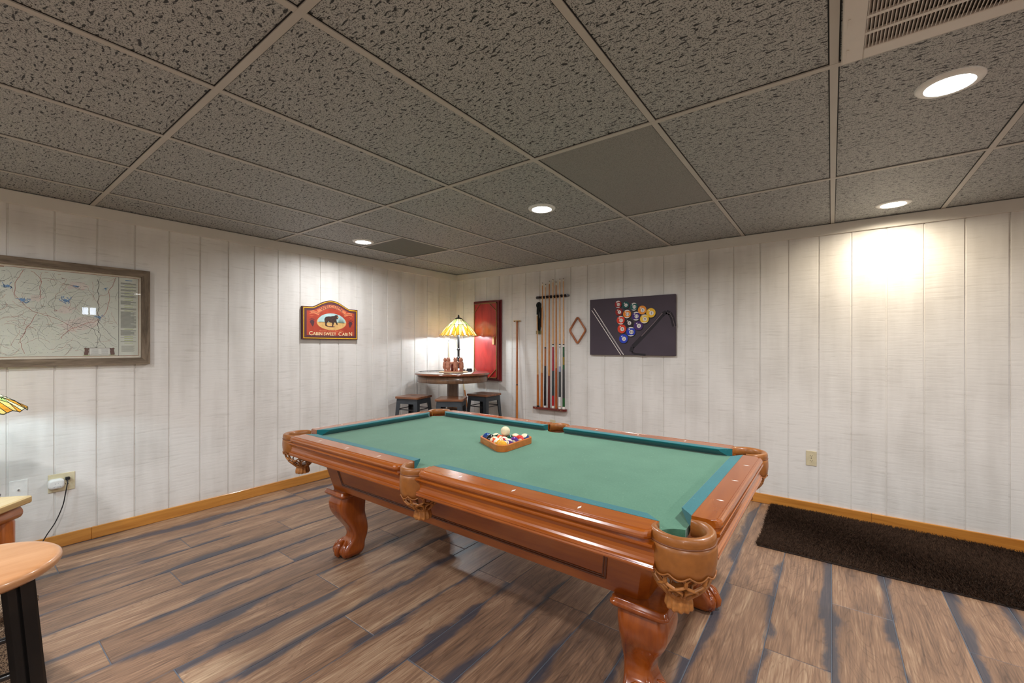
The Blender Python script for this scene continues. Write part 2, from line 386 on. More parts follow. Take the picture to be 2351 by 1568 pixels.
# floor planks
PW, PL = .2394, 1.476
joint = {1: -3.76, 3: -2.65, 4: -3.366, 5: -2.865, 6: -3.747, 7: -2.867, 8: -3.60, 9: -2.985, 10: -2.267, 11: -2.99, 12: -2.256, 14: -.80, 15: -1.533, 17: -1.419, 19: -1.497}
vs, fs, uvs, rnd = [], [], [], []
rg = random.Random(11)
for cidx in range(-1, 33):
    x0 = PW*cidx - .008; x1 = x0 + PW; X0, X1 = max(x0, 0), min(x1, RX)
    if X1 - X0 < .01: continue
    j0 = joint.get(cidx, rg.uniform(-PL, 0)); y = j0
    while y < 0: y += PL
    while y > RY:
        ya, yb = max(y-PL, RY), min(y, 0)
        g = .0016; e = .0022
        cx = (x0+x1)/2; rr = (rg.random(), rg.random(), rg.random())
        xa, xb, yc, yd = X0+g, X1-g, ya+g, yb-g
        b0 = len(vs)
        vs += [(xa, yc, -.0022), (xb, yc, -.0022), (xb, yd, -.0022), (xa, yd, -.0022), (xa+e, yc+e, 0), (xb-e, yc+e, 0), (xb-e, yd-e, 0), (xa+e, yd-e, 0)]
        for q in [(4,5,6,7), (0,1,5,4), (1,2,6,5), (2,3,7,6), (3,0,4,7)]:
            fs.append(tuple(b0+i for i in q)); rnd.append(rr)
            uvs.append([(vs[b0+i][0]-cx, vs[b0+i][1]-y) for i in q])
        y -= PL
nb = len(vs); vs += [(0, RY, -.002), (RX, RY, -.002), (RX, 0, -.002), (0, 0, -.002)]; fs.append((nb, nb+1, nb+2, nb+3)); rnd.append((0, 0, 0)); uvs.append([(0, 0)]*4)
me = bpy.data.meshes.new('floor'); me.from_pydata(vs, [], fs); me.materials.append(M['floor']); me.materials.append(M['grout'])
me.polygons[len(fs)-1].material_index = 1
me.uv_layers.new(name='UVMap'); me.color_attributes.new('plank', 'FLOAT_COLOR', 'CORNER')
ul = me.uv_layers['UVMap']; ca = me.color_attributes['plank']
k = 0
for fi, f in enumerate(fs):
    for q in uvs[fi]:
        ul.data[k].uv = q; ca.data[k].color = (*rnd[fi], 1); k += 1
me.update(); fl = bpy.data.objects.new('floor', me); C.objects.link(fl); struct(fl)

# ceiling: slab of tiles + tee grid
GX = [.409, 1.026, 1.607, 2.216, 2.833, 3.448, 4.066, 4.678, 5.29, 5.90, 6.51, 7.12]
GY = [-1.126, -2.344, -3.553, -4.765, -5.98]
m = MB(); 
xs = [0] + GX + [RX]; ys = [0] + GY + [RY]
for i in range(len(xs)-1):
    for j in range(len(ys)-1):
        x0, x1, y1, y0 = xs[i], xs[i+1], ys[j], ys[j+1]
        mi = 0
        if i == 5 and j == 1: mi = 1
        if i == 1 and j == 1:
            ym = -1.735
            m.face([(x0, ym, RH), (x0, y1, RH), (x1, y1, RH), (x1, ym, RH)], 2)
            m.face([(x0, y0, RH), (x0, ym, RH), (x1, ym, RH), (x1, y0, RH)], 0); continue
        m.face([(x0, y0, RH), (x0, y1, RH), (x1, y1, RH), (x1, y0, RH)], mi)
m.face([(0, RY, RH+.05), (RX, RY, RH+.05), (RX, 0, RH+.05), (0, 0, RH+.05)])
ce = struct(m.build('ceiling', [M['tile'], M['tile2'], M['tile3']]))
m = MB(); w = .012; zt = RH-.005
for x in GX:
    m.box(x-w, RY, zt, x+w, 0, RH-.0005); m.box(x-w-.004, RY, RH-.0012, x+w+.004, 0, RH-.0002, 1)
for y in GY:
    m.box(0, y-w, zt-.0006, RX, y+w, RH-.0005); m.box(0, y-w-.004, RH-.0012, RX, y+w+.004, RH-.0002, 1)
m.box(GX[0], -1.735-w, zt, GX[1], -1.735+w, RH-.0005)
m.build('ceiling_grid', [M['grey'], M['gap']], ce)

# frieze boards and baseboards
m = MB(); m.box(.0002, RY, RH-.086, .019, 0, RH-.0056, bev=.002); struct(m.build('trim_1', M['trimwhite']))
m = MB(); m.box(.019, -.019, RH-.086, RX, -.0002, RH-.0056, bev=.002); struct(m.build('trim_2', M['trimwhite']))
m = MB(); m.box(.0002, -3.555, .0005, .014, -.014, .083, bev=.003); m.box(.0002, RY, .0005, .014, -3.556, .083, bev=.003); struct(m.build('baseboard_left', M['pine']))
m = MB(); m.box(0, -.014, .0005, 4.3, -.0002, .08, bev=.003); m.box(4.301, -.014, .0005, RX, -.0002, .08, bev=.003); struct(m.build('baseboard_right', M['pinex']))

# ------------------------------------------------------------------ pool table
TX, TY, TA = 2.5404, -2.227, -.0053
pt = thing('pool_table', 'large cherry wood pool table with green cloth, leather drop pockets and claw feet', 'pool table', (TX, TY, 0), TA)
L, W, ZB, ZR = 1.113, .547, .739, .776
CC = (L+.048, W+.048); CR = .062   # corner pocket holes
SC = W+.072; SR = .060
# bed cloth with bites
def arc(cx, cy, r, a0, a1, n=10): return [(cx + r*cos(a0+(a1-a0)*i/n), cy + r*sin(a0+(a1-a0)*i/n)) for i in range(n+1)]
def bite_corner(sx, sy):
    # where circle meets rectangle edges u=±(L+.045), v=±(W+.045)
    U, V = L+.045, W+.045
    pts = arc(CC[0]*sx, CC[1]*sy, CR+.012, 0, 2*PI, 48)
    pts = [p for p in pts if p[0]*sx < U and p[1]*sy < V]
    pts.sort(key=lambda p: math.atan2(p[1]*sy - CC[1], p[0]*sx - CC[0]) % (2*PI))
    return pts  # from top (angle ~90+) round to ~270
bc = {}
poly = []
# go counter clockwise starting bottom-left
def corner_pts(sx, sy):
    return bite_corner(sx, sy)
def side_bite(sy):
    pts = arc(0, SC*sy, SR+.012, 0, 2*PI, 48); V = W+.045
    return sorted([p for p in pts if p[1]*sy < V], key=lambda p: p[0])
a = corner_pts(-1, -1); poly += a if a[0][0] < a[-1][0] else a[::-1]
poly += side_bite(-1)
a = corner_pts(1, -1); poly += a if a[0][0] < a[-1][0] else a[::-1]
a = corner_pts(1, 1); poly += a if a[0][0] > a[-1][0] else a[::-1]
poly += side_bite(1)[::-1]
a = corner_pts(-1, 1); poly += a if a[0][0] > a[-1][0] else a[::-1]
m = MB(); m.prism(poly, ZB-.028, ZB); m.build('playing_surface', M['felt'], pt)

# rail profile, w outward from the nose, z
wood_prof = [(.047, ZR-.035), (.047, ZR-.0005), (.0485, ZR), (.126, ZR), (.1275, ZR-.0018), (.130, ZR-.0018), (.1315, ZR-.0004), (.1335, ZR-.0022), (.1355, ZR-.0024),
             (.140, ZR-.001), (.1465, ZR-.004), (.151, ZR-.010), (.1525, ZR-.016), (.150, ZR-.023), (.143, ZR-.027), (.139, ZR-.0275), (.139, ZR-.035)]
blind_prof = [(.06, ZR-.034), (.147, ZR-.034), (.150, ZR-.037), (.150, ZR-.041), (.146, ZR-.044), (.140, ZR-.046), (.133, ZR-.054), (.1285, ZR-.066), (.127, ZR-.078),
              (.129, ZR-.088), (.134, ZR-.094), (.141, ZR-.097), (.143, ZR-.101), (.140, ZR-.104), (.141, ZR-.106), (.144, ZR-.109), (.142, ZR-.114), (.136, ZR-.117), (.06, ZR-.117)]
cush_prof = [(.0, ZR-.003), (.003, ZR-.0005), (.047, ZR+.0005), (.047, ZR-.036), (.030, ZR-.036), (.004, ZR-.012)]
def sweep(mb, prof, place, a0, a1, mi=0, cut0=0, cut1=0, chamf=0):
    """extrude profile along the rail from a0 to a1; ends can be cut on a slant (cut * (wmax - w))"""
    wm = .047
    r0 = [place(a0 + cut0*(wm-w), w, z) for w, z in prof]; r1 = [place(a1 - cut1*(wm-w), w, z) for w, z in prof]
    mb.loft([r0, r1], mi, False)
def rail(kind, sgn, a0, a1, c0, c1, dia):
    if kind == 'long': place = lambda a, w, z: (a, sgn*(W+w), z)
    else: place = lambda a, w, z: (sgn*(L+(w if w <= .1 else .1+(w-.1)*.70)), a, z)
    mat = M['cherryx'] if kind == 'long' else M['cherryy']
    m = MB()
    # rounded outer ends of the cap: shorten the outer profile near the ends
    rings = []
    for k, (da, dw) in enumerate([(0, .024), (.006, .012), (.014, .004), (.026, 0)]):
        rings.append([place(a0+da, max(.047, w-dw) if w > .12 else w, z if w > .12 or k else z) for w, z in wood_prof])
    for k, (da, dw) in enumerate([(.026, 0), (.014, .004), (.006, .012), (0, .024)]):
        rings.append([place(a1-da, max(.047, w-dw) if w > .12 else w, z) for w, z in wood_prof])
    m.loft(rings, 0, False)
    r = m.build('rail', mat, pt)
    m = MB(); sweep(m, blind_prof, place, a0-.012, a1+.012); m.build('rail_moulding', mat, r)
    m = MB(); sweep(m, cush_prof, place, a0-.0, a1+.0, 0, c0, c1); m.build('cushion', M['cushion'], r)
    for d in dia:
        m = MB(); h, q = .0145, .0055; ww = .094
        pts = [(d-q, ww), (d, ww-h), (d+q, ww), (d, ww+h)]
        m.add([place(x, y, ZR-.0002) for x, y in pts] + [place(x, y, ZR+.0004) for x, y in pts], [(0,1,2,3), (4,5,6,7), (0,1,5,4), (1,2,6,5), (2,3,7,6), (3,0,4,7)])
        m.build('diamond_sight', M['pearl'], r)
    return r
D = .2794
for s in (-1, 1):
    rail('long', s, .068, 1.093, .25, 1.25, (D, 2*D, 3*D))
    rail('long', s, -1.093, -.068, 1.25, .25, (-D, -2*D, -3*D))
for s in (-1, 1):
    rail('short', s, -.485, .485, 1.25, 1.25, (-D, 0, D))

# cabinet body, tapering downwards, with recessed panels
m = MB()
z0, z1 = .430, .690
b, t = (1.005, .472), (1.060, .538)
def cab(f, z): # f 0 bottom, 1 top
    return (b[0] + (t[0]-b[0])*f, b[1] + (t[1]-b[1])*f)
ring = lambda u, v, z, c=.03: [(u-c, -v, z), (u, -v+c, z), (u, v-c, z), (u-c, v, z), (-u+c, v, z), (-u, v-c, z), (-u, -v+c, z), (-u+c, -v, z)]
m.loft([ring(*b, z0), ring(*t, z1)], 0, False)
cb_ = m.build('cabinet', M['panel'], pt)
# raised panel mouldings on the long sides and ends
def side_mould(fn, a, zlo=.475, zhi=.672):
    mm = MB()
    for off, r in ((0, .0045), (.009, .003)):
        pts = [fn(-a+off, zlo+off), fn(a-off, zlo+off), fn(a-off+.035, zhi), fn(-a+off-.035, zhi)]
        for p, q in ((3, 0), (0, 1), (1, 2)):
            mm.tube([pts[p], pts[q]], r, 6)
    mm.build('panel_moulding', M['cabgroove'], cb_)
M['cabgroove'] = plain('dark glazed moulding', (96, 52, 34), .25, coat=.5)
def fl_(s):
    def g(a, z):
        f = (z-z0)/(z1-z0); return (a, s*(b[1] + (t[1]-b[1])*f + .0008), z)
    return g
def fe_(s):
    def g(a, z):
        f = (z-z0)/(z1-z0); return (s*(b[0] + (t[0]-b[0])*f + .0008), a, z)
    return g
for s in (-1, 1): side_mould(fl_(s), .86); side_mould(fe_(s), .34)
# slate under the cloth closes the gap between cabinet and rails
m = MB(); m.box(-1.06, -.50, .688, 1.06, .50, .712); m.build('slate', plain('slate', (70, 70, 72), .8), pt)

# cabriole legs with ball and claw feet
def leg(sx, sy):
    du, dv = sx*.70, sy*.72
    cu, cv = (.972 if sx > 0 else -.925), sy*.385
    m = MB()
    # cap
    def sq(d, h, z, r=.022, n=4):
        pts = []
        for (qx, qy, a0) in ((1, 1, 0), (-1, 1, PI/2), (-1, -1, PI), (1, -1, 1.5*PI)):
            for i in range(n+1):
                a = a0 + PI/2*i/n; pts.append((cu + du*d + qx*(h-r) + r*cos(a), cv + dv*d + qy*(h-r) + r*sin(a), z))
        return pts
    m.loft([sq(.02, .094, .430), sq(.02, .100, .427), sq(.02, .100, .418), sq(.02, .105, .415), sq(.02, .107, .406), sq(.02, .102, .398), sq(.02, .096, .394), sq(.02, .09, .388)], 0, True)
    lo = m.build('leg', M['cherryz'], pt)
    m = MB()
    prof = [(.395, .012, .084), (.37, .018, .088), (.34, .024, .090), (.30, .022, .086), (.26, .010, .077), (.22, -.012, .067), (.18, -.030, .057), (.145, -.036, .052),
            (.115, -.028, .054), (.09, -.010, .062), (.07, .006, .072), (.05, .014, .078), (.03, .014, .074), (.012, .012, .062), (.002, .012, .050)]
    rings = []
    for i in range(len(prof)-1):
        for k in range(3):
            f = k/3
            def cr(j): # catmull
                p = [prof[max(0, min(len(prof)-1, i+o))][j] for o in (-1, 0, 1, 2)]
                return .5*((2*p[1]) + (-p[0]+p[2])*f + (2*p[0]-5*p[1]+4*p[2]-p[3])*f*f + (-p[0]+3*p[1]-3*p[2]+p[3])*f**3)
            rings.append((cr(0), cr(1), cr(2)))
    rings.append(prof[-1])
    m.loft([sq(d, h, z, h*.42, 5) for z, d, h in rings], 0, True)
    # claws gripping the ball
    for k in range(5):
        a = math.atan2(dv, du) + (k-2)*.72
        m.tube([(cu + du*.012 + rr*cos(a), cv + dv*.012 + rr*sin(a), z) for rr, z in ((.036, .100), (.054, .088), (.070, .072), (.080, .050), (.080, .030), (.070, .014))], [.008, .015, .019, .020, .017, .011], 10)
    m.build('carved_leg', M['cherryz'], lo)
    m = MB(); m.lathe([(.045, 0), (.055, .001), (.055, .006), (.045, .008)], (cu+du*.012, cv+dv*.012, .0003), 20); m.build('foot_pad', M['black'], lo)
for sx in (-1, 1):
    for sy in (-1, 1): leg(sx, sy)

# pockets
M['net'] = plain('carved tan leather net', (168, 108, 52), .45, coat=.2, var=.25, vscale=60)
M['inner'] = plain('dark pocket well', (120, 66, 34), .5, var=.2)
def pocket(cx, cy, ang, ra, rb, span, corner):
    """ang = outward direction; ra along the tangent, rb outward"""
    ax, ay = cos(ang), sin(ang); tx, ty = -ay, ax
    def P(th, k, z, da=0, db=0): # th=0 outward
        o = (rb*k+db)*cos(th); s_ = (ra*k+da)*sin(th)
        return (cx + ax*o + tx*s_, cy + ay*o + ty*s_, z)
    n = 28; ths = [-span + 2*span*i/n for i in range(n+1)]
    root = MB()
    # padded rim: flattened tube, tapering at the ends
    prof = [(1.0, -.026), (1.015, -.014), (.995, -.004), (.94, .0015), (.85, .002), (.76, -.001), (.71, -.008), (.69, -.022), (.70, -.05), (.95, -.05)]
    rings = []
    for i, th in enumerate(ths):
        e = min(1, min(i, n-i)/4 + .25)
        rings.append([P(th, .70 + (k-.70)*(e if k > .70 else 1), ZR + z*(1 if z < 0 else e)) for k, z in prof])
    root.loft(rings, 0, True)
    r = root.build('pocket', M['leather'], pt)
    # skirt with scalloped hem
    m = MB(); rows = []
    zt_, zb_ = ZR-.028, ZR-(.106 if corner else .120)
    nn = 60; sp2 = span - (.12 if corner else .05)
    nsc = 7 if corner else 5
    for k in range(7):
        f = k/6; row = []
        for i in range(nn+1):
            th = -sp2 + 2*sp2*i/nn
            sc = abs(sin(PI*nsc*i/nn)); z = zt_ + (zb_-zt_)*f + (-.012*sc if k == 6 else -.006*sc*(k/6))
            kk = .985 + .035*sin(PI*f)**1 - .03*f*f
            row.append(P(th, kk, z))
        rows.append(row)
    m.loft(rows, 0, True, False, False); m.build('pocket_skirt', M['leather'], r, solid=.005)
    m = MB()
    m.tube([P(-sp2+2*sp2*i/nn, 1.0, zt_+.001) for i in range(nn+1)], .0028, 6)
    for s in (-1, 1): m.tube([P(s*sp2, 1.0 + .035*sin(PI*f/8) - .03*(f/8)**2, zt_+(zb_-zt_)*f/8) for f in range(9)], .003, 6)
    m.build('stitched_piping', M['leather2'], r)
    m = MB()
    m.tube([P(-sp2+2*sp2*i/100, .993, zb_ - .012*abs(sin(PI*nsc*i/100))) for i in range(101)], .0028, 6)
    m.build('scallop_edge', M['leather'], r)
    # liner inside
    m = MB(); rows = []
    for k, z in ((.71, ZR-.02), (.71, ZB-.03), (.66, .675)):
        rows.append([P(-PI + 2*PI*i/32, k, z) if abs(-PI+2*PI*i/32) <= span+.1 else P(-PI+2*PI*i/32, k, min(z, ZB-.032)) for i in range(33)])
    m.loft(rows, 0, True, False, False); m.build('pocket_liner', M['inner'], r)
    # net basket: crossing strands
    m = MB(); nst = 9; zt2, zb2 = (.668 if corner else .654), .572
    k0, k1 = .88, .40
    rmin = min(ra, rb); TR = .038; nst_ = 8
    for s in (-1, 1):
        for q in range(nst):
            pts = []
            for i in range(13):
                f = i/12; th = 2*PI*q/nst + s*(f*1.30 + .13*sin(f*4*PI)); kk = k0 + (k1-k0)*f**1.7
                o = rb*k0*(1-f) + TR*f; s_ = ra*k0*(1-f) + TR*f
                bulge = .016*sin(PI*f)
                inn = .012*f
                pts.append((cx + ax*((o+bulge)*cos(th)-inn) + tx*(s_+bulge)*sin(th), cy + ay*((o+bulge)*cos(th)-inn) + ty*(s_+bulge)*sin(th), zt2 + (zb2-zt2)*f))
            m.tube(pts, .0058, 6, flat=.6)
    m.build('net', M['net'], r)
    m = MB(); rr = TR*.92; qx, qy = cx - ax*.012, cy - ay*.012
    rings = []
    for (k, z) in ((.9, .582), (1.08, .578), (1.10, .572), (.98, .566), (1.02, .556), (1.10, .542), (1.12, .532), (1.06, .526), (.7, .524)):
        rings.append([(qx + rr*k*(1+.09*cos(11*2*PI*j/66)*(1 if z < .56 else .1))*cos(2*PI*j/66), qy + rr*k*(1+.09*cos(11*2*PI*j/66)*(1 if z < .56 else .1))*sin(2*PI*j/66), z) for j in range(66)])
    m.loft(rings, 0, True); m.build('tassel', M['net'], r)
for sx in (-1, 1):
    for sy in (-1, 1):
        pocket(sx*(L+.045), sy*(W+.045), math.atan2(sy, sx), .096, .099, math.radians(126), True)
for sy in (-1, 1): pocket(0, sy*(W+.065), sy*PI/2, .080, .100, math.radians(92), False)

# ------------------------------------------------------------------ rack and balls
def tw(u, v): return (TX + cos(TA)*u - sin(TA)*v, TY + sin(TA)*u + cos(TA)*v)
BR = .0286
# triangle: near corner B, left A, right-far C
Bc = Vector((.045, -.062)); dirA = Vector((-.884, .468)); dirC = Vector((.034+.06, .999)).normalized()
a0 = math.atan2(dirA.y, dirA.x); dirC = Vector((cos(a0-PI/3), sin(a0-PI/3)))
org = tw(0, 0)
bis = (dirA+dirC).normalized()
pos = {}
cols = {'1': (236, 172, 40), '2': (24, 66, 130), '3': (206, 44, 40), '4': (84, 40, 120), '5': (232, 96, 56), '6': (24, 74, 60), '7': (176, 28, 36), '8': (18, 18, 20)}
def ball_mat(num):
    n = int(num) if num else 0
    m, nt, b = new_mat('ball ' + (num or 'cue')); b.inputs['Roughness'].default_value = .08; b.inputs['Coat Weight'].default_value = .4
    cream = lin((240, 226, 190))
    if not num:
        no = N(nt, 'ShaderNodeTexNoise'); no.inputs['Scale'].default_value = 20; r = N(nt, 'ShaderNodeValToRGB')
        r.color_ramp.elements[0].color = (*[x*.94 for x in cream], 1); r.color_ramp.elements[1].color = (*cream, 1)
        nt.links.new(no.outputs['Fac'], r.inputs['Fac']); nt.links.new(r.outputs['Color'], b.inputs['Base Color']); return m
    col = lin(cols[str(n if n < 9 else n-8)])
    tc = N(nt, 'ShaderNodeTexCoord'); sx = N(nt, 'ShaderNodeSeparateXYZ'); nt.links.new(tc.outputs['Object'], sx.inputs[0])
    ax = N(nt, 'ShaderNodeMath', operation='ABSOLUTE'); nt.links.new(sx.outputs['X'], ax.inputs[0])
    disc = N(nt, 'ShaderNodeMath', operation='GREATER_THAN'); disc.inputs[1].default_value = BR*.865; nt.links.new(ax.outputs[0], disc.inputs[0])
    fac = disc.outputs[0]
    if n > 8:
        az = N(nt, 'ShaderNodeMath', operation='ABSOLUTE'); nt.links.new(sx.outputs['Z'], az.inputs[0])
        st = N(nt, 'ShaderNodeMath', operation='GREATER_THAN'); st.inputs[1].default_value = BR*.56; nt.links.new(az.outputs[0], st.inputs[0])
        mxm = N(nt, 'ShaderNodeMath', operation='MAXIMUM'); nt.links.new(disc.outputs[0], mxm.inputs[0]); nt.links.new(st.outputs[0], mxm.inputs[1]); fac = mxm.outputs[0]
    mx = N(nt, 'ShaderNodeMix', data_type='RGBA'); mx.inputs[6].default_value = (*col, 1); mx.inputs[7].default_value = (*cream, 1)
    nt.links.new(fac, mx.inputs[0]); nt.links.new(mx.outputs[2], b.inputs['Base Color']); return m
layout = {(0,0): '1', (1,0): '9', (0,1): '12', (2,0): '13', (1,1): '15', (0,2): '4', (3,0): '8', (2,1): '5', (1,2): '6', (0,3): '3', (4,0): '2', (3,1): '14', (2,2): '7', (1,3): '11', (0,4): '10'}
desc = {'1': 'solid yellow ball in the near corner of the wooden triangle', '9': 'yellow striped ball just left of the near corner ball in the triangle',
 '12': 'purple striped ball beside the near corner ball on the right side of the triangle', '13': 'pale orange striped ball midway along the left side of the triangle',
 '15': 'cream and maroon striped ball one row in from the near corner of the triangle', '4': 'solid purple ball midway along the right side of the triangle',
 '8': 'black ball beside the blue ball at the left corner of the triangle', '5': 'solid orange ball inside the triangle just left of the raised cue ball',
 '6': 'solid dark green ball inside the triangle in front of the raised cue ball', '3': 'solid red ball next to the striped blue ball at the right corner of the triangle',
 '2': 'solid blue ball in the left corner of the wooden triangle', '14': 'green and white striped ball in the back row near the left corner of the triangle',
 '7': 'dark red ball in the middle of the back row under the cue ball', '11': 'red striped ball in the back row near the right corner of the triangle',
 '10': 'blue and white striped ball in the far right corner of the wooden triangle'}
camw = Vector((4.0597, -4.1711, 1.3214))
numcol = M['black']
def make_ball(num, p, facing, label):
    m = MB(); m.blob((0, 0, 0), (BR, BR, BR), 32, 20)
    o = m.build('billiard_ball' if num else 'cue_ball', ball_mat(num)); tag(o, label, 'billiard ball', 'balls racked in the wooden triangle' if num else None)
    o.location = p
    if facing is not None:
        o.rotation_mode = 'QUATERNION'
        X = Vector(facing).normalized(); Y = Vector((0, 0, 1)).cross(X).normalized(); Z = X.cross(Y)
        o.rotation_quaternion = Matrix((X, Y, Z)).transposed().to_quaternion()
    if num:
        vs_, fs_ = text_geo(num, .019)
        h = .0068
        m = MB(); out = []
        for x, y, z in vs_:
            yy, zz = x, y-h; rr = BR*1.006
            out.append((math.sqrt(max(0, rr*rr-yy*yy-zz*zz)), yy, zz))
        m.add(out, fs_); m.build('ball_number', numcol, o)
    return o
d = 2*BR + .0002
rb = random.Random(5)
for (i, j), num in layout.items():
    q = Bc + dirA*(d*i) + dirC*(d*j); w = tw(q.x, q.y); p = Vector((w[0], w[1], ZB+BR+.0002))
    pos[(i, j)] = p
    view = (camw-p).normalized()
    if num in ('2', '4', '3', '12'): f = view + Vector((rb.uniform(-.4, .4), rb.uniform(-.3, .3), rb.uniform(-.35, .1)))
    else: f = Vector((rb.uniform(-1, 1), rb.uniform(-1, 1), rb.uniform(-.6, .9)))
    make_ball(num, p, f, desc[num])
pc = (pos[(2,2)] + pos[(1,2)] + pos[(1,3)])/3; pc.z = ZB+BR+.0002 + 2*BR*math.sqrt(2/3)+.0004
pc = (pos[(2,2)] + pos[(2,1)] + pos[(1,2)])/3; pc.z = ZB+BR+.0002 + 2*BR*math.sqrt(2/3)+.0004
make_ball('', pc, None, 'cream cue ball resting on top of the racked balls')
# rack: rounded triangle ring
cent = Bc + (dirA+dirC)*(d*4/3)
vsx = [Bc, Bc+dirA*(4*d), Bc+dirC*(4*d)]
def tri_ring(off, r, z, n=8):
    # rounded triangle: circles of radius (BR+off) around the corner balls
    out = []
    cc = vsx; order = [0, 2, 1]
    for k in range(3):
        p = cc[order[k]]; q = cc[order[(k+1) % 3]]; o_ = cc[order[(k-1) % 3]]
        e1 = (q-p).normalized(); e0 = (p-o_).normalized()
        n0 = Vector((e0.y, -e0.x)); n1 = Vector((e1.y, -e1.x))
        s0 = math.atan2(n0.y, n0.x); s1 = math.atan2(n1.y, n1.x)
        while s1 < s0: s1 += 2*PI
        for i in range(n+1):
            a = s0+(s1-s0)*i/n; w = (p.x + r*cos(a), p.y + r*sin(a)); out.append((*tw(*w), z))
    return out
ro = BR + .0125; ri = BR+.0012
zt_, zb_ = ZB+.037, ZB+.0004
m = MB()
m.loft([tri_ring(0, ri, zb_), tri_ring(0, ro-.001, zb_), tri_ring(0, ro, zb_+.001), tri_ring(0, ro, zt_-.002), tri_ring(0, ro-.002, zt_), tri_ring(0, ri+.001, zt_), tri_ring(0, ri, zt_-.001), tri_ring(0, ri, zb_)], 0, False, False)
o = m.build('triangle_rack', wood('orange rack wood', (206, 122, 48), (176, 88, 24), 'x', 12, .35, .3, .2)); tag(o, 'wooden triangle rack holding the balls on the green cloth', 'billiard rack')

# ------------------------------------------------------------------ wall art helpers
def fr(origin, right, up, normal):
    o, r, u, n = map(Vector, (origin, right, up, normal))
    return lambda p: o + r*p[0] + u*p[1] + n*p[2]
LW = dict(right=(0, 1, 0), up=(0, 0, 1), normal=(1, 0, 0))
RWL = dict(right=(1, 0, 0), up=(0, 0, 1), normal=(0, -1, 0))

# --- poster (billiard canvas)
xf = fr((2.001, 0, 1.235), **RWL)
po = thing('canvas_print', 'dark canvas print of racked billiard balls and crossed cues on right wall', 'wall art', (2.44, 0, 1.235))
def loc(o, parent):  # keep world coordinates when parenting
    o.matrix_parent_inverse = Matrix.Translation(-Vector(parent.location)) if abs(parent.rotation_euler.z) < 1e-9 else (Matrix.Translation(parent.location) @ parent.rotation_euler.to_matrix().to_4x4()).inverted()
    return o
PWd, PHt = .884, .584
m = MB(xf); m.box(0, 0, .0006, PWd, PHt, .035, bev=.003)
loc(m.build('canvas', plain('dark plum canvas', (74, 64, 74), .8, var=.10, vscale=3), po), po)
pm = []
def pmat(name, c, rough=.7): pm.append(plain(name, c, rough, var=.03)); return len(pm)-1
iw = pmat('print white', (236, 228, 222)); ik = pmat('print black', (24, 20, 26)); iline = pmat('print silver', (170, 160, 162)); idk = pmat('print shadow', (36, 30, 38)); ihl = pmat('print edge light', (120, 104, 108)); ifl = pmat('print flap', (74, 66, 74))
pc_ = {'1': (244, 190, 50), '9': (240, 196, 70), '2': (40, 66, 190), '10': (38, 60, 180), '3': (228, 66, 34), '11': (220, 60, 36), '4': (74, 40, 110), '12': (66, 38, 120), '5': (240, 150, 50), '13': (238, 140, 40), '6': (24, 84, 84), '14': (30, 92, 90), '7': (150, 40, 34), '15': (150, 34, 34), '8': (44, 34, 44)}
pmi = {k: pmat('print ball '+k, c) for k, c in pc_.items()}
m = MB(xf)
def disc(mb, cx, cy, r, z, mi, n=24, sx=1, sy=1, rot=0):
    c_, s_ = cos(rot), sin(rot)
    mb.face([(cx + r*sx*cos(2*PI*i/n)*c_ - r*sy*sin(2*PI*i/n)*s_, cy + r*sx*cos(2*PI*i/n)*s_ + r*sy*sin(2*PI*i/n)*c_, z) for i in range(n)], mi)
def strip(mb, pts, w, z, mi):
    for p, q in zip(pts, pts[1:]):
        dx, dy = q[0]-p[0], q[1]-p[1]; l = math.hypot(dx, dy) or 1; nx, ny = -dy/l*w/2, dx/l*w/2
        mb.face([(p[0]-nx, p[1]-ny, z), (q[0]-nx, q[1]-ny, z), (q[0]+nx, q[1]+ny, z), (p[0]+nx, p[1]+ny, z)], mi)
# triangle rack in the picture
rk = [(.452, .035), (.470, .085), (.560, .175), (.68, .30), (.765, .395), (.80, .418), (.832, .405), (.855, .36), (.874, .28)]
strip(m, rk, .040, .0354, idk); strip(m, [(x-.002, y+.014) for x, y in rk[2:5]], .008, .0357, ihl); strip(m, [(x+.004, y-.006) for x, y in rk[5:]], .004, .0357, ihl)
strip(m, [(.46, .03), (.50, .012), (.60, .006)], .02, .0354, idk)
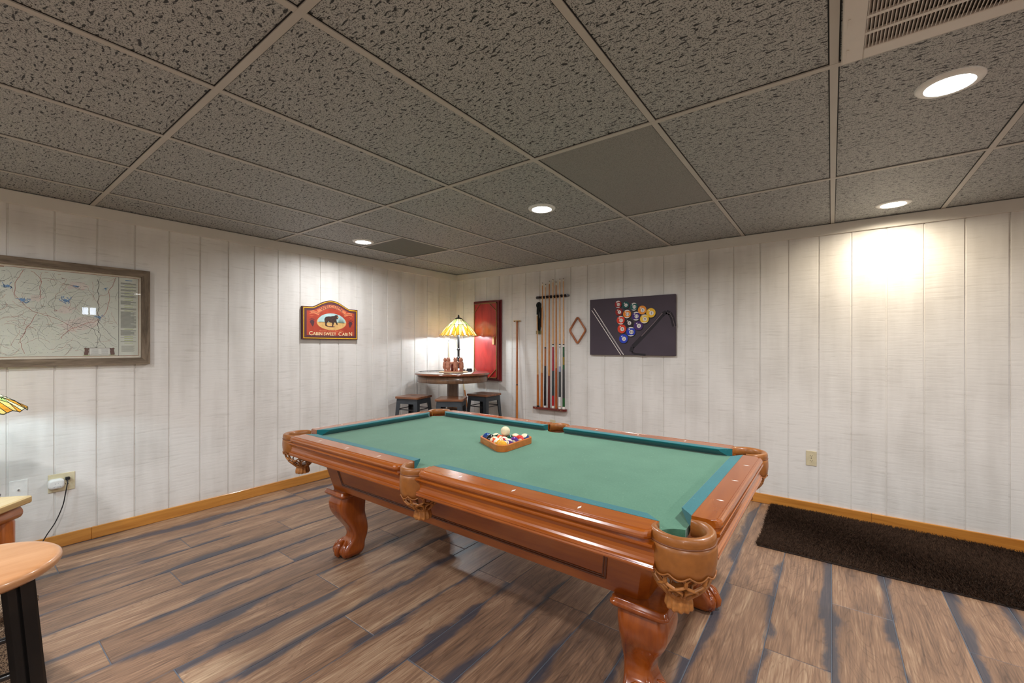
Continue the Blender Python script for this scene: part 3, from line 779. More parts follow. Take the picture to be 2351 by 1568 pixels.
# cues
for (p, q, w_, mi) in (((.022, .472), (.345, .004), .007, iw), ((.044, .492), (.375, .004), .007, iw), ((.03, .478), (.352, .004), .003, ik), ((.150, .330), (.36, .020), .009, iline), ((.17, .29), (.21, .235), .018, ik), ((.165, .305), (.20, .26), .006, iw), ((.195, .255), (.29, .118), .006, iline)):
    strip(m, [p, q], w_, .0355 + .00015*mi/6, mi)
pb = [('15', .316, .518, .036), ('6', .396, .507, .036), ('14', .482, .485, .039), ('5', .566, .448, .043), ('1', .652, .416, .046), ('7', .326, .44, .039), ('13', .411, .415, .042), ('12', .504, .39, .043), ('9', .588, .359, .044), ('11', .344, .355, .043), ('8', .431, .325, .041), ('4', .528, .295, .045), ('3', .356, .267, .045), ('10', .451, .236, .047), ('2', .374, .168, .046)]
for k, (num, x, y, r) in enumerate(pb):
    z = .0360 + .00002*k
    disc(m, x+.006, y-.008, r*1.04, z-.0001, ik)
    disc(m, x, y, r, z, pmi[num], 32)
    if int(num) > 8:
        for s in (1, -1):
            a = [(x + r*cos(t), y + r*sin(t)) for t in [(.5*s)*PI - .72 + 1.44*i/10 for i in range(11)]]
            m.face([(q[0], q[1], z+.0003) for q in a], iw)
    disc(m, x+r*.12, y-.05*r, r*.47, z+.0005, iw, 20)
    disc(m, x-r*.35, y+r*.5, r*.16, z+.0005, iw, 12, 1.3, .7, .6)
    vs_, fs_ = text_geo(num, r*.78)
    m.add([(x + r*.12 + a_, y - .05*r - r*.27 + b_, z+.0008) for a_, b_, _ in vs_], fs_, ik)
loc(m.build('print', pm, po), po)

# --- welcome sign
xf = fr((0, -2.112, 1.390), **LW)
si = thing('welcome_sign', 'arched wooden bear cabin welcome sign with yellow border on left wall', 'sign', (0, -1.815, 1.39))
def arch(ins):
    pts = [(0+ins, 0+ins), (.59-ins, 0+ins), (.59-ins, .316-ins), (.49+ins*.3, .318-ins)]
    for i in range(1, 16):
        f = i/16; x = .49 + ins*.3 + (.105 - ins*.3 - .49 - ins*.3)*f
        y = .318-ins + (.392-.318)*(sin(PI*f)**1.25)
        pts.append((x, y))
    pts += [(.105-ins*.3, .318-ins), (0+ins, .316-ins)]
    return pts
m = MB(xf); m.prism(arch(0), .001, .028); loc(m.build('board', plain('maroon board', (84, 34, 30), .5), si), si)
smats = [plain('sign yellow', (236, 186, 44), .5), plain('sign plum', (92, 52, 60), .6), plain('sign brick red', (176, 66, 44), .6, var=.16, vscale=16), plain('sign banner', (222, 130, 88), .6, var=.1, vscale=40),
         plain('sign sky', (176, 206, 206), .6, var=.12, vscale=14), plain('sign sand', (216, 172, 108), .6, var=.14, vscale=30), plain('bear brown', (64, 44, 38), .6, var=.3, vscale=60), plain('paw purple', (84, 50, 58), .6),
         plain('sign cream letters', (246, 226, 176), .6), plain('sign dark green', (74, 84, 60), .6), plain('bear muzzle', (176, 120, 70), .6), plain('sign maroon', (84, 34, 30), .5)]
m = MB(xf)
def cprism(poly, z0, z1, mi): m.prism(poly, z0, z1, mi)
cprism(arch(.008), .0275, .0300, 0); cprism(arch(.016), .0275, .0302, 11); cprism(arch(.022), .0275, .0304, 1); cprism(arch(.040), .0275, .0306, 2)
# vignette
disc(m, .298, .172, .150, .0309, 5, 40, 1.06, .52); 
up = [(.298 + .150*cos(t), .172 + .150*.6*sin(t), .0311) for t in [PI*i/30 for i in range(31)]]
m.face(up, 4)
for i in range(30):  # tree line and conifers
    x = .165 + .0092*i; h = (.012 + .012*random.random()) if i < 22 else (.02 + .05*(1 - abs(i-25)/6))
    m.face([(x-.004, .165, .0313), (x+.004, .165, .0313), (x, .165+h, .0313)], 9)
strip(m, [(.16, .163), (.30, .166), (.44, .163)], .006, .0314, 5)
# bear silhouette (facing right)
bear = [(.222, .175), (.218, .195), (.222, .213), (.235, .226), (.258, .231), (.285, .232), (.305, .236), (.322, .238), (.333, .243), (.338, .250), (.344, .246), (.356, .250), (.358, .243), (.363, .236), (.365, .226), (.364, .215), (.358, .206), (.347, .206),
        (.346, .195), (.350, .180), (.357, .163), (.360, .150), (.348, .150), (.343, .162), (.334, .176), (.322, .176), (.318, .160), (.312, .145), (.310, .134), (.298, .134), (.302, .148), (.300, .164), (.292, .170), (.272, .176), (.258, .182), (.248, .168), (.240, .154), (.244, .140), (.256, .136), (.250, .131), (.232, .134), (.224, .148), (.226, .162)]
m.prism(bear, .0312, .0335, 6)
disc(m, .360, .226, .009, .0338, 10, 14, 1, .8); disc(m, .365, .224, .003, .0340, 6, 8)
disc(m, .290, .128, .03, .0316, 7, 16, 1.4, .18)
# paw prints
for px_, s in ((.092, 1), (.506, -1)):
    m.face([(px_-.022*s, .168, .0309), (px_-.012*s, .188, .0309), (px_+.012*s, .190, .0309), (px_+.024*s, .172, .0309), (px_+.018*s, .140, .0309), (px_+.006*s, .122, .0309)][::1], 7)
    for i in range(5): disc(m, px_-.020*s+.010*i*s, .192+.010*(1-abs(i-2)/2), .0045, .0310, 7, 10)
# banner ribbon
bn = [(.150 + .298*f/20, .272 + .060*sin(PI*f/20)) for f in range(21)]
strip(m, bn, .038, .0312, 3); strip(m, [(x, y-.018) for x, y in bn], .003, .0314, 7); strip(m, [(x, y+.018) for x, y in bn], .002, .0314, 7)
for s in (-1, 1):
    X = lambda x: .299 + s*(x-.299)
    m.face([(X(.170), .262, .0310), (X(.105), .282, .0310), (X(.065), .272, .0310), (X(.085), .262, .0310), (X(.062), .244, .0310), (X(.110), .252, .0310), (X(.160), .236, .0310)], 3)
    strip(m, [(X(.165), .252), (X(.12), .266), (X(.085), .264)], .003, .0314, 7)
    m.face([(X(.06), .234, .0310), (X(.09), .228, .0310), (X(.12), .234, .0310), (X(.09), .224, .0310)], 3)
# lettering
def curved(txt, size, cx, base, amp, span, mi, z, wscale=1.0):
    vs_, fs_ = text_geo(txt, size)
    out = []
    for x, y, _ in vs_:
        x *= wscale; f = (cx + x - .150)/.298; cy = base + amp*sin(PI*max(0, min(1, f)))
        sl = amp*PI*cos(PI*f)/.298; a = math.atan(sl)
        out.append((cx + x - y*sin(a), cy + y*cos(a), z))
    m.add(out, fs_, mi)
curved('WELCOME', .042, .299, .259, .060, 1, 7, .0318, 1.12)
def flat_text(txt, size, cx, y, mi, z, ws=1, shear=0):
    vs_, fs_ = text_geo(txt, size); m.add([(cx + x*ws + yy*shear, y+yy, z) for x, yy, _ in vs_], fs_, mi)
flat_text('Another Day in Bearadise', .026, .292, .079, 3, .0315, .95, .25)
for o_ in (0, .0011):
    flat_text('C', .056, .080+o_, .039, 8, .0315+o_*.1); flat_text('ABIN SWEET', .043, .222+o_, .040, 8, .0315+o_*.1, 1.0); flat_text('C', .050, .385+o_, .040, 8, .0315+o_*.1); flat_text('ABI', .043, .442+o_, .041, 8, .0315+o_*.1, 1.0); flat_text('N', .056, .505+o_, .041, 8, .0315+o_*.1)
loc(m.build('painted_scene', smats, si), si)

# --- framed map
xf = fr((0, -4.72, 1.190), **LW)   # s runs along +y, extends out of the frame to the left
MWd = 4.72-3.247; MH = .683
mp_ = thing('framed_map', 'large road map behind glass in weathered grey wood frame on left wall', 'framed map', (0, -3.98, 1.19))
barn = wood('weathered barn wood frame', (138, 122, 104), (88, 76, 62), 'y', 16, .8, 0, .12)
barnz = wood('weathered barn wood frame v', (138, 122, 104), (88, 76, 62), 'z', 16, .8, 0, .12)
m = MB(xf); w = .048
def miter(a, b_, c_, d_, z0=.002, z1=.030, mi=0):
    P = [a, b_, c_, d_]; m.add([(x, y, z0) for x, y in P] + [(x, y, z1) for x, y in P], [(3,2,1,0), (4,5,6,7), (0,1,5,4), (1,2,6,5), (2,3,7,6), (3,0,4,7)], mi)
miter((0, 0), (MWd, 0), (MWd-w, w), (w, w)); miter((w, MH-w), (MWd-w, MH-w), (MWd, MH), (0, MH)); miter((0, 0), (w, w), (w, MH-w), (0, MH), mi=1); miter((MWd-w, w), (MWd, 0), (MWd, MH), (MWd-w, MH-w), mi=1)
loc(m.build('frame', [barn, barnz], mp_), mp_)
m = MB(xf); m.box(w, w, .003, MWd-w, MH-w, .010); loc(m.build('backing_mat', plain('cream mat', (222, 214, 196), .8), mp_), mp_)
mm = [plain('map paper', (206, 210, 198), .7, var=.04, vscale=5), plain('map road grey', (120, 124, 120), .7), plain('map road red', (176, 108, 96), .7), plain('map water', (110, 150, 190), .7, var=.2, vscale=60), plain('map ink', (60, 62, 60), .7),
      plain('map rust border', (150, 104, 70), .7), plain('map pink region', (211, 203, 194), .7), plain('map bear brown', (92, 60, 50), .7), plain('map column paper', (214, 216, 210), .7), plain('map green', (176, 190, 120), .7)]
m = MB(xf)
a, bb = w+.014, MWd-w-.014; c_, d_ = w+.014, MH-w-.014
m.box(a, c_, .0095, bb, d_, .0105, 0)
for r_ in (((a, c_), (bb, c_)), ((bb, c_), (bb, d_)), ((bb, d_), (a, d_)), ((a, d_), (a, c_))): strip(m, r_, .003, .0108, 5)
dv = bb - .108
strip(m, [(dv, c_), (dv, d_)], .002, .0112, 4)
R_ = random.Random(3)
def blob2(cx, cy, r, mi, z, n=14):
    m.face([(cx + r*(.5+.7*R_.random())*cos(2*PI*i/n)*1.3, cy + r*(.4+.6*R_.random())*sin(2*PI*i/n), z) for i in range(n)], mi)
for k in range(7): blob2(R_.uniform(a+.1, dv-.08), R_.uniform(c_+.08, d_-.08), R_.uniform(.03, .06), 6, .01055+.00001*k)
def wander(p, ang, n, st, wd, mi, z):
    pts = [p]; 
    for i in range(n):
        ang += R_.uniform(-.5, .5); q = (pts[-1][0] + st*cos(ang), pts[-1][1] + st*sin(ang))
        if not (a+.004 < q[0] < dv-.004 and c_+.006 < q[1] < d_-.006): break
        pts.append(q)
    if len(pts) > 1: strip(m, pts, wd, z, mi)
for k in range(430): wander((R_.uniform(a+.01, dv-.01), R_.uniform(c_+.01, d_-.01)), R_.uniform(0, 6.28), R_.randint(5, 15), .010, .0009, 1 if R_.random() < .72 else 2, .0110+.000002*k)
for k in range(14): wander((R_.uniform(a+.05, dv-.05), R_.uniform(c_+.05, d_-.05)), R_.uniform(0, 6.28), 60, .016, .0019, 1 if k % 3 else 2, .0114)
strip(m, [(dv-.105+.004*sin(i*1.3), c_+.16+i*.016) for i in range(24)], .0022, .0115, 4)
# lakes: branching blue shapes
for (lx, ly, s) in ((MWd-.68, .50, 1.0), (MWd-.62, .42, 1.2), (MWd-.43, .43, 1.2), (MWd-.385, .53, .7), (MWd-.27, .33, .9), (MWd-.24, .53, .5), (MWd-.9, .4, 1.3), (MWd-1.1, .5, 1.0)):
    for q in range(12):
        pts = [(lx + R_.uniform(-.018, .018)*s, ly + R_.uniform(-.012, .012)*s)]; an = R_.uniform(0, 6.28)
        for i in range(3): an += R_.uniform(-1.2, 1.2); pts.append((pts[-1][0] + .006*s*cos(an), pts[-1][1] + .006*s*sin(an)))
        strip(m, pts, .0026*s, .0117, 3)
    blob2(lx, ly, .009*s, 3, .0118)
for k in range(700):
    x, y = R_.uniform(a+.01, dv-.012), R_.uniform(c_+.01, d_-.01); m.face([(x, y, .0119), (x+.002, y, .0119), (x+.001, y+.0022, .0119)], 4)
for k in range(150):
    x, y, l = R_.uniform(a+.01, dv-.03), R_.uniform(c_+.01, d_-.01), R_.uniform(.006, .02); strip(m, [(x, y), (x+l, y)], .0013, .0119, 4 if k % 3 else 2)
# text column as fine ruled lines
yy = d_-.02
strip(m, [(dv+.035, yy), (bb-.035, yy)], .005, .0119, 3); yy -= .018
while yy > c_+.09:
    if R_.random() < .12: yy -= .005; strip(m, [(dv+.03, yy), (bb-.03, yy)], .003, .0119, 9); yy -= .007; continue
    strip(m, [(dv+.010, yy), (bb-.014-R_.choice([0, 0, 0, .01, .03]), yy)], .0014, .0119, 1); yy -= .0034
for q in range(9): strip(m, [(dv+.014, c_+.07-.005*q), (bb-.02-.004*(q % 3), c_+.07-.005*q)], .0012, .0119, 1)
# legend panel between two bears
lx0, lx1 = dv-.150, dv-.045
m.face([(lx0, c_+.008, .0119), (lx1, c_+.008, .0119), (lx1, c_+.055, .0119), (lx0, c_+.055, .0119)], 8)
for s, (p, q) in enumerate((((lx0, c_+.008), (lx1, c_+.008)), ((lx1, c_+.008), (lx1, c_+.055)), ((lx1, c_+.055), (lx0, c_+.055)), ((lx0, c_+.055), (lx0, c_+.008)))): strip(m, [p, q], .0016, .0121, 7)
for q in range(6): strip(m, [(lx0+.01, c_+.047-.006*q), (lx0+.045, c_+.047-.006*q)], .0012, .0121, 1); strip(m, [(lx0+.06, c_+.047-.006*q), (lx1-.01, c_+.047-.006*q)], .0012, .0121, 1)
for bx, s in ((lx0-.014, 1), (lx1+.012, -1)):
    bp_ = [(-.010, 0), (.008, 0), (.009, .012), (.012, .024), (.010, .036), (.016, .044), (.010, .050), (.004, .048), (-.006, .052), (-.012, .046), (-.008, .038), (-.010, .022), (-.012, .010)]
    bp_ = [(bx + s*x, c_+.006+y) for x, y in bp_]; m.face([(x, y, .0122) for x, y in (bp_ if s > 0 else bp_[::-1])], 7)
    strip(m, [(bx-.016, c_+.006), (bx+.016, c_+.006)], .003, .0123, 9)
strip(m, [(MWd-.85, d_-.006), (MWd-.695, d_-.006)], .004, .0123, 5)
loc(m.build('map_sheet', mm, mp_), mp_)
def glass_mat():
    m_, nt, b_ = new_mat('picture glass'); out = nt.nodes['Material Output']; nt.nodes.remove(b_)
    tr = N(nt, 'ShaderNodeBsdfTransparent'); gl = N(nt, 'ShaderNodeBsdfGlossy'); gl.inputs['Roughness'].default_value = .01
    lw = N(nt, 'ShaderNodeLayerWeight'); lw.inputs['Blend'].default_value = .5; pw = N(nt, 'ShaderNodeMath', operation='POWER'); pw.inputs[1].default_value = 4
    nt.links.new(lw.outputs['Facing'], pw.inputs[0]); fr_ = N(nt, 'ShaderNodeMath', operation='MULTIPLY_ADD'); fr_.inputs[1].default_value = .7; fr_.inputs[2].default_value = .04; nt.links.new(pw.outputs[0], fr_.inputs[0]); mx = N(nt, 'ShaderNodeMixShader')
    nt.links.new(fr_.outputs[0], mx.inputs[0]); nt.links.new(tr.outputs[0], mx.inputs[1]); nt.links.new(gl.outputs[0], mx.inputs[2]); nt.links.new(mx.outputs[0], out.inputs['Surface'])
    return m_
m = MB(xf); m.box(w-.002, w-.002, .0150, MWd-w+.002, MH-w+.002, .0170); loc(m.build('glass_pane', glass_mat(), mp_), mp_)

# ------------------------------------------------------------------ cue rack, cues
ru = thing('cue_rack', 'wall mounted cue rack, dark clip bar above and mahogany shelf below', 'cue rack', (1.5, 0, .6))
mah = wood('mahogany rack', (120, 40, 34), (80, 22, 20), 'x', 10, .25, .5, .1); dk = wood('dark brown bar', (70, 44, 40), (34, 24, 24), 'x', 10, .25, .5, .1)
def stadium(x0, x1, z0, z1, n=8):
    r = (z1-z0)/2; zc = (z0+z1)/2
    return [(x1-r + r*cos(-PI/2+PI*i/n), zc + r*sin(-PI/2+PI*i/n)) for i in range(n+1)] + [(x0+r + r*cos(PI/2+PI*i/n), zc + r*sin(PI/2+PI*i/n)) for i in range(n+1)]
xr = fr((0, 0, 0), **RWL)
m = MB(xr); m.prism(stadium(1.300, 1.735, 1.873, 1.905), .001, .020); loc(m.build('clip_bar', dk, ru), ru)
cuex = [1.352, 1.405, 1.447, 1.497, 1.545, 1.583, 1.634, 1.680]
for x in cuex:
    m = MB(xr)
    for s in (-1, 1):
        m.tube([(x+s*.005, 1.889, .02), (x+s*.013, 1.889, .030), (x+s*.0145, 1.889, .042), (x+s*.010, 1.889, .053)], .0045, 7)
    m.blob((x, 1.889, .022), (.014, .011, .005), 12, 8)
    loc(m.build('cue_clip', M['black'], ru), ru)
m = MB(); pts = [(x, -y) for x, y in stadium(1.275, 1.722, .002, .066, 8)]
m.prism([(p[0], p[1]) for p in pts][::-1], .604, .628); loc(m.build('cue_shelf', mah, ru), ru)
for x in (1.325, 1.365, 1.625, 1.665):
    m = MB(xr); m.blob((x, .616, .064), (.005, .005, .004), 10, 6); loc(m.build('shelf_screw', M['brass'], ru), ru)

cue_cols = {}
def cm(c, rough=.25, coat=.4, var=.08):
    k = tuple(c)
    if k not in cue_cols: cue_cols[k] = plain('cue finish %d %d %d' % k, c, rough, coat=coat, var=var, vscale=25)
    return cue_cols[k]
def cue(label, x, ztop, segs, xt=None, y=-.040, group='cues standing in the wall rack', yt=None, z0=.6285, name='pool_cue', tip=True, rb_=.0150, rt_=.0062):
    """segs: list of (part name, z_from, z_to, colour) bottom to top"""
    xt = x if xt is None else xt; yt = y if yt is None else yt
    t_ = thing(name, label, 'cue', (x, y, z0), 0, group)
    def at(z):
        f = (z-z0)/(ztop-z0); return (x + (xt-x)*f, y + (yt-y)*f, z)
    def rad(z): f = (z-z0)/(ztop-z0); return rb_ + (rt_-rb_)*min(1, f*1.08)**.85
    for nm, za, zb, c_ in segs:
        m = MB(); n = 6
        m.tube([at(za+(zb-za)*i/n) for i in range(n+1)], [rad(za+(zb-za)*i/n) for i in range(n+1)], 14)
        loc(m.build(nm, cm(c_), t_), t_)
    return t_
SH, AM, AM2 = (222, 176, 128), (200, 134, 72), (190, 120, 60)
def std(b0): return b0
cue('short cue with honey brown butt leaning at the left end of the rack', 1.352, 1.69, [('butt_cap', .6285, .645, (20, 20, 20)), ('butt', .645, 1.00, (176, 98, 36)), ('shaft', 1.00, 1.675, (206, 160, 108)), ('ferrule', 1.675, 1.69, (226, 214, 180))], xt=1.338, y=-.050)
cue('amber cue with plain orange butt, second from the left in the rack', 1.396, 2.054, [('butt', .6285, 1.02, (186, 100, 34)), ('shaft', 1.02, 2.02, (208, 150, 92)), ('ferrule', 2.02, 2.047, (236, 226, 200)), ('tip', 2.047, 2.054, (40, 60, 60))], xt=1.405)
cue('cue with black butt, white end cap and pale shaft in the rack', 1.442, 2.035, [('butt_cap', .6285, .648, (236, 232, 224)), ('butt', .648, 1.10, (22, 22, 30)), ('forearm', 1.10, 1.30, (170, 104, 52)), ('joint_ring', 1.30, 1.316, (40, 34, 34)), ('shaft', 1.316, 2.00, SH), ('ferrule', 2.00, 2.028, (236, 226, 200)), ('tip', 2.028, 2.035, (30, 50, 50))], xt=1.447)
cue('amber cue with dark mahogany butt, fourth from the left in the rack', 1.495, 2.066, [('butt', .6285, .99, (104, 42, 34)), ('shaft', .99, 2.03, (200, 130, 66)), ('ferrule', 2.03, 2.058, (236, 226, 200)), ('tip', 2.058, 2.066, (30, 50, 50))], xt=1.497)
cue('cue with bright red forearm and dark grip wrap in the rack', 1.549, 2.081, [('butt_cap', .6285, .655, (232, 224, 214)), ('butt_sleeve', .655, .77, (176, 26, 36)), ('wrap', .77, 1.05, (48, 58, 62)), ('forearm', 1.05, 1.32, (164, 24, 48)), ('joint_collar', 1.32, 1.338, (236, 232, 224)), ('joint_ring', 1.338, 1.35, (30, 30, 30)), ('shaft', 1.35, 2.045, SH), ('ferrule', 2.045, 2.074, (236, 226, 200)), ('tip', 2.074, 2.081, (30, 50, 50))], xt=1.545)
cue('amber cue with orange brown burl butt between the red and white cues', 1.588, 2.048, [('butt', .6285, 1.08, (170, 80, 30)), ('shaft', 1.08, 2.01, (206, 140, 80)), ('ferrule', 2.01, 2.041, (236, 226, 200)), ('tip', 2.041, 2.048, (30, 50, 50))], xt=1.583, y=-.036)
cue('cue with white forearm, grey wrap and white butt sleeve in the rack', 1.636, 2.078, [('butt_cap', .6285, .650, (236, 232, 224)), ('butt_band', .650, .656, (180, 140, 60)), ('butt_sleeve', .656, .76, (226, 226, 224)), ('wrap', .76, 1.04, (66, 72, 74)), ('forearm_print', 1.04, 1.10, (150, 160, 190)), ('forearm', 1.10, 1.315, (222, 222, 224)), ('joint_ring', 1.315, 1.322, (30, 30, 30)), ('joint_collar', 1.322, 1.340, (236, 232, 224)), ('shaft_ring', 1.340, 1.35, (30, 30, 30)), ('shaft', 1.35, 2.045, SH), ('ferrule', 2.045, 2.071, (236, 226, 200)), ('tip', 2.071, 2.078, (30, 50, 50))], xt=1.634)
cue('cue with green forearm and green butt sleeve at the right end of the rack', 1.686, 2.076, [('butt_cap', .6285, .656, (236, 232, 224)), ('butt_sleeve', .656, .75, (34, 90, 46)), ('wrap', .75, 1.07, (52, 54, 56)), ('forearm_lower', 1.07, 1.12, (40, 90, 50)), ('forearm_band', 1.12, 1.205, (140, 116, 30)), ('forearm', 1.205, 1.32, (26, 84, 44)), ('joint_collar', 1.32, 1.338, (236, 232, 224)), ('joint_ring', 1.338, 1.348, (30, 30, 30)), ('shaft', 1.348, 2.045, (214, 168, 120)), ('ferrule', 2.045, 2.069, (236, 226, 200)), ('tip', 2.069, 2.076, (30, 50, 50))], xt=1.680)

# bridge stick leaning on the wall
bs = cue('long mechanical bridge stick leaning on right wall left of the rack', 1.104, 1.620, [('butt', .001, .86, (190, 116, 50)), ('joint_ring', .86, .872, (60, 36, 20)), ('shaft', .872, 1.62, (176, 104, 56))], xt=1.030, y=-.12, yt=-.02, group=None, z0=.001, name='bridge_stick', rb_=.0165, rt_=.011)
m = MB(xr); hz = 1.632
m.box(1.005-.018, hz-.004, .006, 1.063+.012, hz+.002, .036, bev=.001); m.box(1.026, hz-.022, .010, 1.034, hz, .030)
for x in (.990, 1.070): m.box(x, hz-.012, .008, x+.003, hz, .034)
loc(m.build('bridge_head', M['brass'], bs), bs)
# sticks in the corner behind the table
for (lab, xb, yb, zt3, xt3, yt3) in (('thin pale cue shaft in the corner just left of the lamp pole', .40, -.08, 1.42, .025, -.030), ('faint pale cue shaft in the corner farthest left behind the bear candle holder', .10, -.20, 1.40, .022, -.165)):
    cue(lab, xb, zt3, [('butt', .001, .75, (176, 110, 60)), ('shaft', .75, zt3-.03, (206, 186, 150)), ('ferrule', zt3-.03, zt3-.008, (230, 226, 210)), ('tip', zt3-.008, zt3, (60, 60, 60))], xt=xt3, yt=yt3, y=yb, z0=.001, group='cues leaning in the corner')

# black strap loop
m = MB(xr)
for k in range(4):
    o_ = .004*k
    pts = []
    for i in range(40):
        t = 2*PI*i/40; pts.append((1.340 + o_*.9 + (.020+.002*k)*sin(t)*(1.0 if cos(t) > 0 else .8), 1.665 + .155*cos(t), .012 + .006*k + .004*sin(3*t+k)))
    m.tube(pts, .0085, 8, closed=True)
m.tube([(1.342 + .022*cos(t), 1.800 + .026*sin(t), .022) for t in [2*PI*i/20 for i in range(20)]], .012, 8, closed=True)
for k in range(3): m.tube([(1.330+.010*k, 1.80, .016+.005*k), (1.334+.006*k, 1.70, .018+.004*k), (1.337+.004*k, 1.60, .018+.004*k), (1.330+.010*k, 1.52, .016)], .0085, 8)
st = m.build('strap_coil', plain('black webbing', (14, 18, 16), .85, var=.3, vscale=120, bump=.5)); tag(st, 'black coiled strap with metal clips hanging behind the short cue', 'strap')
m = MB(xr); 
for x in (1.316, 1.343, 1.366): m.box(x-.010, 1.470, .010, x+.010, 1.505, .026, bev=.002)
m.build('strap_clip', plain('dull olive metal clips', (110, 112, 80), .4, metal=.6), st)
m = MB(xr); m.box(1.362, 1.545, .001, 1.384, 1.770, .008, bev=.001); m.build('strap_tag', plain('orange leather backing', (186, 84, 40), .6), st)

# diamond rack
m = MB(xr); rr = []
def dia_ring(sx, sz, z, rc=.020, n=6):
    cx, cz = 1.845, 1.499; pts = []
    cor = [(0, -sz), (sx, 0), (0, sz), (-sx, 0)]
    for k in range(4):
        p = Vector(cor[k]); a_ = Vector(cor[k-1]); b_ = Vector(cor[(k+1) % 4]); e0 = (a_-p).normalized(); e1 = (b_-p).normalized()
        A = p + e0*rc; B = p + e1*rc
        for i in range(n+1):
            f = i/n; q = A*(1-f)**2 + p*2*f*(1-f) + B*f**2; pts.append((cx+q.x, cz+q.y, z))
    return pts
m.loft([dia_ring(.090, .133, .003), dia_ring(.107, .156, .003, .03), dia_ring(.109, .158, .006, .03), dia_ring(.109, .158, .027, .03), dia_ring(.106, .155, .030, .03), dia_ring(.092, .135, .030), dia_ring(.090, .133, .027), dia_ring(.090, .133, .003)], 0, True, False)
o = m.build('diamond_rack', wood('amber rack wood', (184, 108, 52), (140, 72, 30), 'z', 12, .3, .5, .2)); tag(o, 'amber wooden diamond ball rack hung between the cues and canvas print', 'billiard rack')
m = MB(xr); m.blob((1.845, 1.630, .018), (.005, .006, .016), 10, 6); m.build('hanging_nail', M['brass'], o)

# ------------------------------------------------------------------ red panel cabinet
rp = thing('red_panel_cabinet', 'tall shallow red wooden cabinet with diagonal corner strips on right wall', 'cabinet', (.56, 0, .895))
redw = wood('red stained panel', (178, 50, 44), (140, 30, 30), 'z', 5, .3, .5, .2); redd = wood('dark red edge', (128, 34, 34), (92, 22, 24), 'z', 6, .35, .3, .2)
m = MB(xr); m.box(.335, .893, .001, .790, 1.902, .026, bev=.003); loc(m.build('back_board', redd, rp), rp)
m = MB(xr); m.box(.365, .912, .026, .772, 1.885, .058, bev=.003); loc(m.build('body', redd, rp), rp)
m = MB(xr); m.box(.380, .930, .0575, .750, 1.868, .061); loc(m.build('front_panel', redw, rp), rp)
m = MB(xr); a, b_, c_, d_ = .378, .752, .928, 1.870
for (x0, z0_, x1, z1_) in ((a, c_, a+.009, d_), (b_-.009, c_, b_, d_), (a, c_, b_, c_+.009), (a, d_-.012, b_, d_)): m.box(x0, z0_, .058, x1, z1_, .068)
for (p, q) in (((a+.005, d_-.12), (a+.10, d_-.01)), ((b_-.005, d_-.11), (b_-.12, d_-.01)), ((b_-.005, c_+.12), (b_-.12, c_+.01)), ((a+.005, c_+.12), (a+.12, c_+.01))):
    m.tube([(p[0], p[1], .064), (q[0], q[1], .064)], .005, 4)
loc(m.build('corner_strips', plain('olive gold strip', (136, 104, 62), .4, metal=.3), rp), rp)
m = MB(xr); m.box(.690, 1.345, .060, .722, 1.445, .080, bev=.003); loc(m.build('wooden_latch', wood('pale pine block', (212, 160, 92), (190, 130, 66), 'z', 20, .5, .1), rp), rp)

# ------------------------------------------------------------------ pub table and stools
PTX, PTY = .50, -.57
pu = thing('pub_table', 'round grey brown pub table standing in the corner under the lamp', 'table', (PTX, PTY, 0))
ptop = wood('grey washed brown top', (116, 106, 98), (84, 76, 72), 'x', 6, .16, .6, .1); pap = wood('brown apron veneer', (128, 98, 74), (92, 68, 52), 'z', 8, .3, .3, .3)
rim = wood('red brown edge', (150, 90, 60), (116, 62, 40), 'x', 8, .2, .6, .2)
m = MB(); m.lathe([(.40, .992), (.425, .993), (.436, .998), (.440, 1.004)], n=64, mi=0, caps=False); m.lathe([(.440, 1.004), (.438, 1.012), (.430, 1.0175)], n=64, caps=False); loc
edge = m.build('table_edge', rim, pu)
m = MB(); m.lathe([(.0, .996), (.428, .996), (.430, 1.0175), (.424, 1.020), (.0, 1.020)], n=64); m.build('table_top', ptop, pu)
m = MB(); m.lathe([(.385, .914), (.405, .914), (.408, .918), (.408, .992), (.385, .992), (.385, .914)], n=64, caps=False)
ap = m.build('apron', pap, pu)
m = MB(); 
for k in range(6):
    a = PI/6 + k*PI/3; m.box(-.0015+.4075*cos(a), .4075*sin(a)-.0015, .915, .0015+.4095*cos(a), .4075*sin(a)+.0015, .991)
m.build('apron_seam', M['slot'], ap)
m = MB()
m.loft([[( (.062*(1+.06*cos(8*2*PI*j/32)))*cos(2*PI*j/32), (.062*(1+.06*cos(8*2*PI*j/32)))*sin(2*PI*j/32), z) for j in range(32)] for z in (.04, .995)], 0, True)
m.build('pedestal', pap, pu)
m = MB(); m.lathe([(.080, .0005), (.085, .01), (.082, .03), (.075, .045), (.062, .07)], n=32); m.build('base', pap, pu)

